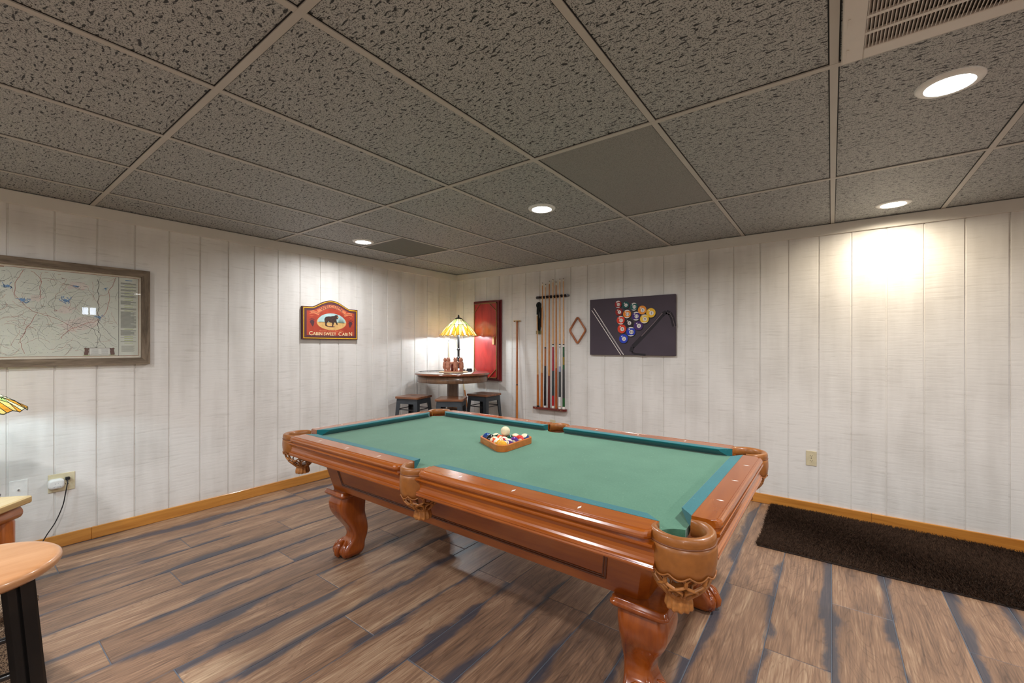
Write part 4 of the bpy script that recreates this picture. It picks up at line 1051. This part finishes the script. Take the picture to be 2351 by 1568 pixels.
seatw = wood('rustic elm seat', (152, 100, 68), (96, 58, 38), 'x', 12, .35, .3, .15)
def metal_stool(label):
    t_ = thing('metal_stool', label, 'stool', (0, 0, 0), 0, 'metal stools around the pub table')
    m = MB(); h = .152
    def rs(h_, z, r=.02, n=4):
        pts = []
        for (qx, qy, a0) in ((1, 1, 0), (-1, 1, PI/2), (-1, -1, PI), (1, -1, 1.5*PI)):
            for i in range(n+1):
                a = a0 + PI/2*i/n; pts.append((qx*(h_-r)+r*cos(a), qy*(h_-r)+r*sin(a), z))
        return pts
    m.loft([rs(h-.004, .740), rs(h, .743), rs(h, .760), rs(h-.004, .764)], 0, False)
    m.build('seat', seatw, t_)
    m = MB(); m.prism([(.045*cos(2*PI*i/16), .014*sin(2*PI*i/16)) for i in range(16)], .7641, .7646); m.build('hand_hole', M['black'], t_)
    m = MB(); m.loft([rs(.137, .685, .012), rs(.132, .7395, .012)], 0, False, False); m.build('seat_frame', M['gunmetal'], t_, solid=.003)
    def corner(z): f = (.738-z)/.738; return .122 + .048*f
    for sx in (-1, 1):
        for sy in (-1, 1):
            m = MB(); rings = []
            for z in (.738, .68, .35, .001):
                c_ = corner(z); wd = .050 if z > .6 else (.036 if z > .2 else .024); th = .004
                # L shaped channel
                q = [(0, 0), (-wd, 0), (-wd, -th), (-th, -th), (-th, -wd), (0, -wd)]
                rings.append([(sx*(c_+.012+p[0]), sy*(c_+.012+p[1]), z) for p in (q if sx*sy > 0 else q[::-1])])
            m.loft(rings, 0, False); m.build('leg', M['gunmetal'] , t_)
    for z, n_ in ((.30, 'crossbar'), (.62, 'brace')):
        c_ = corner(z)+.004
        for k in range(4):
            a = k*PI/2; m = MB(); 
            p, q = (c_, -c_), (c_, c_); R = lambda v: (v[0]*cos(a)-v[1]*sin(a), v[0]*sin(a)+v[1]*cos(a), z)
            m.tube([R(p), R(q)], .005 if n_ == 'brace' else .008, 6); m.build(n_, M['blackmetal'], t_)
    return t_
s0 = metal_stool('square wooden seat metal stool nearest the left wall, left of the pub table')
s0.location = (.275, -.965, 0); s0.rotation_euler.z = .265
s1 = copy_tree(s0); s1.location = (.755, -.850, 0); s1.rotation_euler.z = .583; s1['label'] = 'square wooden seat metal stool in front of the pub table, middle one of three'
s2 = copy_tree(s0); s2.location = (.744, -.292, 0); s2.rotation_euler.z = .044; s2['label'] = 'square wooden seat metal stool below the red cabinet, right of the pub table'

# ------------------------------------------------------------------ stained glass lamps
def glassm(name, c, tr=.75):
    m_, nt, b_ = new_mat(name); out = nt.nodes['Material Output']
    c = lin(c)
    d_ = N(nt, 'ShaderNodeBsdfTranslucent'); df = N(nt, 'ShaderNodeBsdfDiffuse'); gl = N(nt, 'ShaderNodeBsdfGlossy'); gl.inputs['Roughness'].default_value = .12
    tp = N(nt, 'ShaderNodeBsdfTransparent')
    no = N(nt, 'ShaderNodeTexNoise'); no.inputs['Scale'].default_value = 24; r = N(nt, 'ShaderNodeValToRGB')
    r.color_ramp.elements[0].color = (*[x*.7 for x in c], 1); r.color_ramp.elements[1].color = (*c, 1); r.color_ramp.elements[0].position = .3; r.color_ramp.elements[1].position = .6
    nt.links.new(no.outputs['Fac'], r.inputs['Fac'])
    for q in (d_, df, tp): nt.links.new(r.outputs['Color'], q.inputs['Color'])
    m1 = N(nt, 'ShaderNodeMixShader'); m1.inputs[0].default_value = tr; nt.links.new(df.outputs[0], m1.inputs[1]); nt.links.new(d_.outputs[0], m1.inputs[2])
    m0 = N(nt, 'ShaderNodeMixShader'); m0.inputs[0].default_value = .12; nt.links.new(m1.outputs[0], m0.inputs[1]); nt.links.new(tp.outputs[0], m0.inputs[2])
    m2 = N(nt, 'ShaderNodeMixShader'); m2.inputs[0].default_value = .06; nt.links.new(m0.outputs[0], m2.inputs[1]); nt.links.new(gl.outputs[0], m2.inputs[2])
    nt.links.new(m2.outputs[0], out.inputs['Surface']); return m_
G = [glassm('cream art glass', (250, 242, 214)), glassm('amber art glass', (240, 190, 100)), glassm('pale green art glass', (206, 220, 160)), glassm('honey art glass', (246, 226, 170)), glassm('ruby art glass', (150, 40, 30))]
lead = plain('dark patina leading', (44, 48, 34), .5, metal=.5)
bronze = plain('dark bronze pole', (78, 80, 82), .35, metal=.75)
def tiffany(label, loc_, zb, z1, z2, R, r1, r2, ztop, cat='lamp', base_r=.085, hem=0.014, pend=False, group=None, brk=.5, bz=.065):
    """shade: rim radius R at z1, break radius r1, crown radius r2 at z2"""
    t_ = thing('stained_glass_lamp', label, cat, loc_, 0, group)
    n = 16; zm = z1 + (z2-z1)*brk
    def ringp(r, z, k, off=0): a = 2*PI*(k+off)/n; return (r*cos(a), r*sin(a), z)
    m = MB(); ld = MB()
    for k in range(n):
        # upper panels
        a, b_, c_, d_ = ringp(r2, z2, k), ringp(r2, z2, k+1), ringp(r1, zm, k+1), ringp(r1, zm, k)
        m.face([a, b_, c_, d_], 0 if k % 4 else 2)
        ld.tube([a, d_], .0022, 4)
        # lower: split into a fan of three
        f = [ringp(R, z1, k), ringp(R, z1-hem*.6, k+.33), ringp(R, z1-hem, k+.5), ringp(R, z1-hem*.6, k+.67), ringp(R, z1, k+1)]
        mid = ringp((r1+R)/2*1.0, (zm+z1)/2 + .004, k+.5); top = ringp(r1, zm, k+.5)
        m.face([d_, f[0], f[1], mid], 1 if k % 2 else 3); m.face([mid, f[1], f[2], f[3]], 3 if k % 2 else 1); m.face([c_, mid, f[3], f[4]], 1 if k % 2 else 0); m.face([d_, mid, c_, top], 0 if k % 2 else 2)
        for p, q in ((d_, f[0]), (mid, f[1]), (mid, f[3]), (d_, mid), (mid, c_), (f[0], f[1]), (f[1], f[2]), (f[2], f[3]), (f[3], f[4])): ld.tube([p, q], .0022, 4)
        # small cabochon
        q = [Vector(d_), Vector(mid), Vector(c_)]; cc = (q[0]+q[2]+Vector(mid))/3; ld.tube([tuple(cc + Vector((0, 0, .008))), tuple(cc + Vector(mid)*0 + Vector((0, 0, -.010)))], .0018, 4)
    ld.tube([ringp(r2, z2, k) for k in range(n)], .004, 5, closed=True); ld.tube([ringp(r1*1.003, zm, k) for k in range(n)], .0028, 4, closed=True)
    sh = m.build('shade', G, t_, solid=.0015); ld.build('leading', lead, sh)
    m = MB(); m.lathe([(.030, z2+.016), (r2+.004, z2+.002), (r2+.002, z2-.003), (.020, z2+.008)], n=20); m.lathe([(.018, z2+.015), (.012, z2+.022), (.009, z2+.028), (.013, z2+.034), (.010, z2+.042), (.004, ztop)], n=14)
    m.build('finial', bronze, t_)
    m = MB(); m.tube([(0, 0, zb+.02), (0, 0, z2+.01)], .014, 12)
    for f in (.12, .36, .6): 
        zc = zb + (z1-zb)*f; m.lathe([(.014, zc-.014), (.020, zc-.006), (.022, zc), (.020, zc+.006), (.014, zc+.012)], n=14)
    m.lathe([(.011, zb+.02), (.020, zb+.06), (.013, zb+.10)], n=14)
    m.build('pole', bronze, t_)
    m = MB(); m.lathe([(base_r, zb+.0006), (base_r+.002, zb+.006), (base_r*.95, zb+.016), (base_r*.8, zb+.020), (base_r*.75, zb+.028), (base_r*.4, zb+.034), (.012, zb+.045)], n=28); m.build('base', bronze, t_)
    m = MB()
    for s in (-1, 1):
        m.tube([(0, 0, z1+bz-.015), (s*.030, 0, z1+bz-.01), (s*.035, 0, z1+bz-.005)], .008, 8)
    m.build('socket', bronze, t_)
    m = MB()
    for s in (-1, 1): m.blob((s*.060, 0, z1+bz), (.030, .024, .024), 14, 9)
    m.build('bulb', plain('glowing bulb', (255, 255, 255), .5, emit=((232, 242, 255), 14)), t_)
    return t_
lp = tiffany('stained glass table lamp with amber fan shade glowing on the pub table', (.352, -.323, 0), 1.0202, 1.462, 1.662, .236, .128, .045, 1.714, brk=.64)
ll = tiffany('amber stained glass lamp at left photo edge on the log end table', (.50, -4.10, 0), .5202, .985, 1.115, .215, .130, .060, 1.165, base_r=.12, bz=.082)
# cord of the corner lamp runs along the table and down its left side
def cord(mb, pts, r): 
    # catmull smoothing
    P = [Vector(p) for p in pts]; out = []
    for i in range(len(P)-1):
        p0, p1, p2, p3 = P[max(0, i-1)], P[i], P[i+1], P[min(len(P)-1, i+2)]
        for k in range(8):
            f = k/8; out.append(tuple(.5*((2*p1)+(-p0+p2)*f+(2*p0-5*p1+4*p2-p3)*f*f+(-p0+3*p1-3*p2+p3)*f**3)))
    out.append(tuple(P[-1])); mb.tube(out, r, 6)
m = MB(); cord(m, [(x-.042, y+.043, z) for x, y, z in [(-.04, -.06, 1.0235), (-.14, -.12, 1.0235), (-.19, -.27, 1.0235), (-.20, -.400, 1.024), (-.245, -.445, 1.012), (-.255, -.455, .96), (-.24, -.46, .80), (-.23, -.48, .58), (-.235, -.56, .45), (-.25, -.72, .30), (-.265, -.85, .12), (-.265, -.90, .006)]], .0025); m.build('cord', M['black'], lp)

# ------------------------------------------------------------------ bear ring candle holder, mat
MX, MY = .50, -.56
m = MB(); m.lathe([(0, 1.0204), (.170, 1.0204), (.173, 1.0235), (.168, 1.027), (0, 1.027)], (MX, MY, 0), 48)
o = m.build('round_mat', plain('woven tan mat', (214, 184, 148), .85, var=.15, vscale=90, bump=.4)); tag(o, 'round tan woven mat under the bear candle holder', 'table mat')
m = MB(); z0_ = 1.0272; nb_ = 7
for k in range(nb_):
    a = 2*PI*k/nb_ + .35; cx_, cy_ = MX + .100*cos(a), MY + .100*sin(a); ux, uy = cos(a), sin(a); tx, ty = -uy, ux
    R3 = Matrix(((ux, tx, 0), (uy, ty, 0), (0, 0, 1)))
    m.blob((cx_, cy_, z0_+.082), (.024, .029, .045), 12, 9, rot=R3)
    m.blob((cx_, cy_, z0_+.058), (.026, .031, .034), 12, 9, rot=R3)
    m.blob((cx_-ux*.004, cy_-uy*.004, z0_+.136), (.022, .022, .022), 12, 9, rot=R3)
    m.blob((cx_-ux*.020, cy_-uy*.020, z0_+.132), (.009, .008, .007), 8, 6, rot=R3)
    for s in (-1, 1):
        m.tube([(cx_+tx*s*.013, cy_+ty*s*.013, z0_+.055), (cx_+tx*s*.016, cy_+ty*s*.016, z0_+.025), (cx_+tx*s*.015-ux*.004, cy_+ty*s*.015-uy*.004, z0_+.004)], [.012, .010, .012], 8)
        m.blob((cx_+tx*s*.013, cy_+ty*s*.013, z0_+.157), (.007, .007, .007), 8, 6)
    a2 = a + 2*PI/nb_; dx_, dy_ = MX + .100*cos(a2), MY + .100*sin(a2)
    m.tube([(cx_, cy_, z0_+.108), ((cx_+dx_)/2*1.0+.004*cos(a+PI/nb_), (cy_+dy_)/2+.004*sin(a+PI/nb_), z0_+.100), (dx_, dy_, z0_+.112)], .0105, 8)
m.loft([[(MX + r_*cos(2*PI*j/28), MY + r_*sin(2*PI*j/28), z_) for j in range(28)] for r_, z_ in ((.075, z0_), (.112, z0_), (.112, z0_+.008), (.075, z0_+.008))], 0, True)
o = m.build('bear_candle_holder', plain('terracotta', (190, 128, 102), .75, var=.22, vscale=45, bump=.3)); tag(o, 'terracotta candle holder of bears standing arm in arm in a ring', 'candle holder')
m = MB(); m.lathe([(.028, z0_+.009), (.030, z0_+.012), (.034, z0_+.085), (.031, z0_+.085), (.028, z0_+.03), (0, z0_+.03)], (MX, MY, 0), 24)
o = m.build('votive_cup', plain('dark red glass votive', (104, 28, 14), .12, coat=.6)); tag(o, 'dark red glass votive cup inside the ring of bears', 'candle')
m = MB(); m.box(.445, -.285, 1.0204, .505, -.235, 1.036, bev=.003); m.box(.449, -.282, 1.036, .501, -.238, 1.050, bev=.004)
o = m.build('small_black_box', plain('black grey plastic', (44, 44, 50), .35, var=.2, vscale=20)); tag(o, 'small black box on the pub table right of the bear candle holder', 'box')

# ------------------------------------------------------------------ outlets
def duplex(mb, cx, cy, mi=1):
    for s in (-1, 1):
        yy = cy + s*.0195
        mb.prism([(cx + .0165*cos(2*PI*i/20), yy + max(-.0125, min(.0125, .0165*sin(2*PI*i/20)))) for i in range(20)], .005, .0068, 0)
        for sx in (-1, 1): mb.box(cx+sx*.0063-.0012, yy-.001, .0066, cx+sx*.0063+.0012, yy+.0075, .0070, 1)
        disc(mb, cx, yy-.007, .0025, .0070, 1, 8)
    disc(mb, cx, cy, .003, .0060, 1, 8)
t_ = thing('wall_outlet', 'almond duplex outlet on right wall above the dark rug', 'outlet', (3.932, 0, .37))
m = MB(xr); m.box(3.897, .372, .0002, 3.967, .489, .006, bev=.002); loc(m.build('cover_plate', M['beige'], t_), t_)
m = MB(xr); duplex(m, 3.932, .430); loc(m.build('receptacle', [M['beige'], M['slot']], t_), t_)
t_ = thing('wall_outlet', 'almond outlet under the cue rack, half hidden behind the pool table', 'outlet', (1.52, 0, .37))
m = MB(xr); m.box(1.485, .372, .0002, 1.555, .489, .006, bev=.002); loc(m.build('cover_plate', M['beige'], t_), t_)
m = MB(xr); duplex(m, 1.52, .430); loc(m.build('receptacle', [M['beige'], M['slot']], t_), t_)
xl = fr((0, 0, 0), **LW)
t_ = thing('wall_outlet', 'double width almond outlet plate on left wall with adapter plugged in', 'outlet', (0, -3.695, .367))
m = MB(xl); m.box(-3.757, .367, .0002, -3.634, .484, .006, bev=.002); loc(m.build('cover_plate', M['beige'], t_), t_)
m = MB(xl); duplex(m, -3.672, .427); loc(m.build('receptacle', [M['beige'], M['slot']], t_), t_)
# white range extender
m = MB(xl)
def rrect(cx, cy, hw, hh, r, z, n=6):
    pts = []
    for (qx, qy, a0) in ((1, 1, 0), (-1, 1, PI/2), (-1, -1, PI), (1, -1, 1.5*PI)):
        for i in range(n+1):
            a = a0+PI/2*i/n; pts.append((cx + qx*(hw-r) + r*cos(a), cy + qy*(hh-r) + r*sin(a), z))
    return pts
ex, ey = -3.724, .426
m.loft([rrect(ex, ey, .034, .028, .018, .0064), rrect(ex, ey, .037, .031, .020, .012), rrect(ex, ey, .037, .031, .020, .040), rrect(ex, ey, .034, .028, .018, .047), rrect(ex, ey, .026, .020, .014, .049)], 0, True)
o = m.build('plug_in_adapter', M['white']); tag(o, 'white rounded plug-in adapter in the left wall outlet', 'adapter')
m = MB(xl); vs_, fs_ = text_geo('NETGEAR', .0085); m.add([(ex+.002+x, ey-.020+y, .0493) for x, y, _ in vs_], fs_, 0)
m.add([(ex-.006, ey+.002, .0493), (ex-.003, ey+.002, .0493), (ex-.003, ey+.005, .0493), (ex-.006, ey+.005, .0493)], [(0, 1, 2, 3)], 0); m.add([(ex+.008, ey+.004, .0493), (ex+.010, ey+.004, .0493), (ex+.010, ey+.006, .0493), (ex+.008, ey+.006, .0493)], [(0, 1, 2, 3)], 0)
m.build('logo', plain('grey print', (96, 96, 120), .6), o)
m = MB(xl); m.box(-3.681, .437, .0068, -3.659, .457, .030, bev=.003)
o = m.build('power_cord', M['blackmetal']); tag(o, 'black plug and cord hanging down from the left wall outlet', 'cord')
m = MB(); cord(m, [(.028, -3.672, .444), (.050, -3.674, .430), (.056, -3.684, .36), (.060, -3.698, .28), (.066, -3.730, .19), (.075, -3.765, .13), (.085, -3.80, .07), (.10, -3.86, .012), (.12, -4.0, .004)], .0030); m.build('cable', M['blackmetal'], o)
t_ = thing('cable_plate', 'white wall plate with round centre jack behind the log table', 'wall plate', (0, -3.882, .367))
m = MB(xl); m.box(-3.921, .364, .0002, -3.843, .484, .006, bev=.002); loc(m.build('cover_plate', M['white'], t_), t_)
m = MB(xl); m.lathe([(.006, .006), (.006, .012), (.004, .012), (.004, .006)], (-3.882, .424, 0), 14); loc(m.build('jack', M['vent'], t_), t_)

# ------------------------------------------------------------------ recessed lights, vent
LP = [(.616, -1.85, 'round recessed ceiling light above the welcome sign beside the dark tile'), (2.442, -1.664, 'round recessed ceiling light over the middle of the pool table'),
      (4.392, -.341, 'round recessed ceiling light close to the right wall'), (4.403, -1.969, 'large bright recessed ceiling light below the ceiling vent')]
OFF = [(1.3, -4.6), (2.44, -4.25), (4.40, -4.25), (6.2, -2.0), (6.2, -4.2), (2.44, -6.2), (4.9, -6.2)]
lens = plain('lit frosted lens', (255, 255, 255), .5, emit=((255, 252, 246), 22))
warm = plain('lit warm frosted lens', (255, 255, 255), .5, emit=((255, 244, 222), 22))
def downlight(x, y, label, energy, col, grp='recessed ceiling lights'):
    t_ = thing('recessed_light', label, 'ceiling light', (x, y, RH-.012), 0, grp)
    m = MB(); m.lathe([(.066, .0105), (.066, .002), (.070, .000), (.090, .004), (.094, .009), (.094, .0118)], n=48, caps=False); m.build('trim_ring', M['white'], t_)
    m = MB(); m.lathe([(0, .0065), (.067, .0065)], n=48, caps=False); m.build('lens', lens if col == 0 else warm, t_)
    ld = bpy.data.lights.new('downlight_glow', 'AREA'); ld.shape = 'DISK'; ld.size = .12; ld.energy = energy; ld.spread = math.radians(165)
    ld.color = ((.985, .985, 1), (1, .87, .68))[col]
    lo = bpy.data.objects.new('downlight_glow', ld); C.objects.link(lo); lo.parent = t_; lo.location = (0, 0, .004)
    return t_
EN = [10.5, 15, 7.5, 20]
for (x, y, lab), en, c_ in zip(LP, EN, (0, 0, 1, 0)): downlight(x, y, lab, en, c_)
for (x, y) in OFF: downlight(x, y, 'round recessed ceiling light behind the viewpoint, outside the photo', 16, 0, 'recessed ceiling lights outside the photo')

# ceiling register
vx0, vx1, vy0, vy1 = 4.086, 4.66, -2.96, -2.362
vn = thing('ceiling_vent', 'white metal return air grille with fine louvers set in the ceiling', 'vent', (4.37, -2.66, RH-.02))
zv0, zv1 = RH-.020, RH-.006
m = MB(); fw = .055
m.box(vx0, vy0, zv0, vx0+fw, vy1, zv1, bev=.002); m.box(vx1-fw, vy0, zv0, vx1, vy1, zv1, bev=.002); m.box(vx0+fw, vy0, zv0, vx1-fw, vy0+fw, zv1, bev=.002); m.box(vx0+fw, vy1-fw, zv0, vx1-fw, vy1, zv1, bev=.002)
m.box(vx0-.001, vy0-.001, zv0+.003, vx0+.010, vy1+.001, zv1+.0008)
loc(m.build('frame', M['vent'], vn), vn)
m = MB(); 
for q in range(1, 6):
    y = vy0+fw + (vy1-vy0-2*fw)*q/6; m.box(vx0+fw, y-.006, zv0+.001, vx1-fw, y+.006, zv0+.008)
loc(m.build('cross_bar', M['vent'], vn), vn)
m = MB(); nl = 52
for q in range(nl):
    x = vx0+fw + (vx1-vx0-2*fw)*(q+.5)/nl
    m.add([(x-.0034, vy0+fw, zv0+.002), (x-.0018, vy0+fw, zv0+.002), (x+.0050, vy0+fw, zv1), (x+.0034, vy0+fw, zv1), (x-.0034, vy1-fw, zv0+.002), (x-.0018, vy1-fw, zv0+.002), (x+.0050, vy1-fw, zv1), (x+.0034, vy1-fw, zv1)], [(0,1,2,3), (7,6,5,4), (0,4,5,1), (1,5,6,2), (2,6,7,3), (3,7,4,0)])
loc(m.build('louvers', M['vent'], vn), vn)
m = MB(); m.box(vx0+fw, vy0+fw, zv1-.0005, vx1-fw, vy1-fw, zv1+.0005); loc(m.build('duct_liner', plain('dark duct', (60, 54, 48), .8), vn), vn)
m = MB(); m.box(vx0+.012, vy1-.24, zv0-.002, vx0+.018, vy1-.20, zv0+.002); m.box(vx0+.012, vy1-.08, zv0-.002, vx0+.018, vy1-.04, zv0+.002); loc(m.build('hinge', M['vent'], vn), vn)

# ------------------------------------------------------------------ rug
rx0, rx1, ry0, ry1 = 3.665, 6.1, -.925, -.035
rgm = MB(); rgm.box(rx0, ry0, .0006, rx1, ry1, .008, bev=.003)
rug = rgm.build('shag_rug', plain('rug backing', (38, 26, 18), .95)); tag(rug, 'dark brown shag runner rug on the floor along the right wall', 'rug')
rs = np.random.RandomState(4)
nt_ = 110000
X = rx0 + (rx1-rx0)*rs.rand(nt_)**1.25; Y = ry0 + (ry1-ry0)*rs.rand(nt_)
ang = rs.rand(nt_)*2*PI
# local lean field gives the brushed patches
lx = np.sin(X*5+np.sin(Y*7)*1.5)*.006 + rs.randn(nt_)*.006; ly = np.cos(Y*6+X*3)*.006 + rs.randn(nt_)*.006
h = .020 + rs.rand(nt_)*.010; wdt = .0016
dx = np.cos(ang)*wdt; dy = np.sin(ang)*wdt
V = np.zeros((nt_, 4, 3), np.float32)
V[:, 0] = np.stack([X-dx, Y-dy, np.full(nt_, .006)], 1); V[:, 1] = np.stack([X+dx, Y+dy, np.full(nt_, .006)], 1)
V[:, 2] = np.stack([X+lx*.9+dx*.9, Y+ly*.9+dy*.9, h*.75], 1); V[:, 3] = np.stack([X+lx*1.4-dx*.4, Y+ly*1.4-dy*.4, h], 1)
np.clip(V[:, :, 1], None, -.016, V[:, :, 1])
me = bpy.data.meshes.new('pile'); me.vertices.add(nt_*4); me.vertices.foreach_set('co', V.reshape(-1))
me.loops.add(nt_*4); me.loops.foreach_set('vertex_index', np.arange(nt_*4, dtype=np.int32))
me.polygons.add(nt_); me.polygons.foreach_set('loop_start', np.arange(0, nt_*4, 4, dtype=np.int32)); me.update(calc_edges=True)
me.materials.append(plain('dark brown pile', (62, 44, 32), .8, var=.35, vscale=40, spec=.2))
pile = bpy.data.objects.new('pile', me); C.objects.link(pile); pile.parent = rug; pile['kind'] = 'stuff'

# ------------------------------------------------------------------ foreground: bar stool, log end table, tweed ottoman
SX, SY = 2.258, -4.137
bs_ = thing('bar_stool', 'backless bar stool with round honey wood seat and black metal legs', 'stool', (SX, SY, 0))
m = MB(); m.lathe([(0, .702), (.150, .702), (.165, .706), (.175, .714), (.179, .722), (.177, .732), (.170, .738), (.158, .7395), (0, .7385)], n=64)
m.build('seat', wood('honey birch seat', (198, 148, 106), (178, 126, 84), 'y', 8, .28, .5, .12), bs_)
m = MB(); m.lathe([(.125, .690), (.125, .7015), (.10, .7015), (.10, .690), (.125, .690)], n=32, caps=False); m.build('seat_ring', M['blackmetal'], bs_)
blk = plain('satin black steel', (12, 12, 13), .3, coat=.3)
a0 = math.radians(40)
for k in range(4):
    a = a0 + k*PI/2; ux, uy = cos(a), sin(a); tx, ty = -uy, ux; rings = []
    for z, rr, hw, th in ((.700, .124, .031, .016), (.40, .155, .030, .016), (.0008, .200, .028, .016)):
        rings.append([(ux*(rr+p)+tx*q, uy*(rr+p)+ty*q, z) for p, q in ((0, -hw), (th, -hw), (th, -.006), (th+.005, -.006), (th+.005, .006), (th, .006), (th, hw), (0, hw))])
    m = MB(); m.loft(rings, 0, False); m.build('leg', blk, bs_)
for k in range(4):
    a = a0 + k*PI/2; m = MB(); m.tube([(.150*cos(a), .150*sin(a), .475), (.150*cos(a+PI/2), .150*sin(a+PI/2), .475)], .009, 8); m.build('foot_bar', blk, bs_)

# log end table, its corner pointing into the room
c0 = Vector((.620, -3.875)); e1 = Vector((.750, -.661)).normalized(); e2 = Vector((-.653, -.757)).normalized(); e2 = Vector((-e1.y*-1, 0)) if False else Vector((e1.y, -e1.x))
ang_ = math.atan2(e1.y, e1.x)
et = thing('log_end_table', 'rustic pine log end table with thick slab top at left photo edge', 'end table', (c0.x, c0.y, 0), ang_)
lp1 = wood('varnished knotty pine', (208, 182, 132), (184, 146, 92), 'x', 7, .3, .4, .1); lp2 = wood('varnished pine log', (186, 108, 42), (138, 66, 20), 'x', 9, .3, .4, .12); lp3 = wood('varnished pine post', (176, 96, 36), (120, 52, 16), 'z', 9, .3, .4, .15)
# local x along e1, local y to the left of e1 (so the table is at local y<0)
m = MB(); m.box(0, -.50, .482, .62, 0, .520, bev=.006); m.build('slab_top', lp1, et)
m = MB()
def logx(y, z, x0, x1, r): m.tube([(x0, y, z), (x0+.012, y, z), (x1-.012, y, z), (x1, y, z)], [r*.62, r, r, r*.62], 16)
logx(-.050, .446, .025, .595, .0355); logx(-.425, .446, .045, .575, .0355)
m.build('rail_log', lp2, et)
m = MB()
for x in (.085, .535): m.tube([(x, -.04, .446), (x, -.46, .446)], .030, 14)
m.build('end_log', lp2, et)
for x in (.085, .535):
    for y in (-.070, -.43):
        m = MB(); m.tube([(x, y, .0008), (x, y, .018), (x, y, .405), (x, y, .430)], [.040, .046, .046, .038], 18); m.build('post', lp3, et)
for o_ in (-.070, -.43):
    m = MB(); logx(o_, .14, .07, .55, .026); m.build('stretcher', lp2, et)

def tweed():
    m_, nt, b_ = new_mat('brown tweed'); tc = N(nt, 'ShaderNodeTexCoord'); w1_ = N(nt, 'ShaderNodeTexNoise'); w1_.inputs['Scale'].default_value = 320; w1_.inputs['Detail'].default_value = 1
    rp = N(nt, 'ShaderNodeValToRGB'); rp.color_ramp.elements[0].position = .42; rp.color_ramp.elements[1].position = .58
    rp.color_ramp.elements[1].color = (*lin((150, 128, 104)), 1); rp.color_ramp.elements[0].color = (*lin((70, 56, 46)), 1)
    nt.links.new(tc.outputs['Object'], w1_.inputs['Vector']); nt.links.new(w1_.outputs['Fac'], rp.inputs['Fac'])
    nt.links.new(rp.outputs['Color'], b_.inputs['Base Color']); b_.inputs['Roughness'].default_value = .95
    return m_
ot = thing('tweed_ottoman', 'brown tweed upholstered ottoman seen behind the bar stool legs', 'ottoman', (1.50, -4.27, 0), .2)
m = MB(); m.box(-.27, -.27, .08, .27, .27, .34, bev=.02); m.build('body', tweed(), ot)
m = MB(); m.box(-.275, -.275, .34, .275, .275, .42, bev=.03); m.build('cushion', tweed(), ot)
for sx in (-1, 1):
    for sy in (-1, 1):
        m = MB(); m.lathe([(.018, .0008), (.026, .08)], (sx*.22, sy*.22, 0), 12); m.build('foot', lp3, ot)

# ------------------------------------------------------------------ extra light sources (bulbs of the two lamps)
def bulb_light(parent, z, energy, col=(.86, .93, 1)):
    for s in (-1, 1):
        ld = bpy.data.lights.new('bulb_light', 'POINT'); ld.energy = energy; ld.shadow_soft_size = .022; ld.color = col
        o = bpy.data.objects.new('bulb_light', ld); C.objects.link(o); o.parent = parent; o.location = (s*.060, 0, z-.032)
bulb_light(lp, 1.462+.065, 7.5, (.84, .93, 1))
bulb_light(ll, .985+.095, 8, (.60, .86, 1))

# world: faint neutral fill
wd = bpy.data.worlds.new('world'); bpy.context.scene.world = wd; wd.use_nodes = True
wd.node_tree.nodes['Background'].inputs[0].default_value = (.9, .95, 1, 1); wd.node_tree.nodes['Background'].inputs[1].default_value = .2

# ------------------------------------------------------------------ camera
cd = bpy.data.cameras.new('camera'); cam = bpy.data.objects.new('camera', cd); C.objects.link(cam)
cam.location = (4.0597, -4.1711, 1.3214)
cd.sensor_width = 36; cd.sensor_fit = 'HORIZONTAL'; cd.lens = 36*980.27/2351
cd.shift_y = 11.557/2351; cd.shift_x = 0
yaw = .64224; roll = .00127
cam.rotation_mode = 'XYZ'
fwd = Vector((-sin(yaw), cos(yaw), 0)); rt = Vector((cos(yaw), sin(yaw), 0)); upv = Vector((0, 0, 1))
r2 = rt*cos(roll) + upv*sin(roll); u2 = upv*cos(roll) - rt*sin(roll)
cam.rotation_euler = Matrix((r2, u2, -fwd)).transposed().to_euler()
cd.clip_start = .05
sc = bpy.context.scene; sc.camera = cam
sc.view_settings.view_transform = 'Standard'; sc.view_settings.look = 'None'; sc.view_settings.gamma = 1; sc.view_settings.use_curve_mapping = False
sc.view_settings.exposure = .4
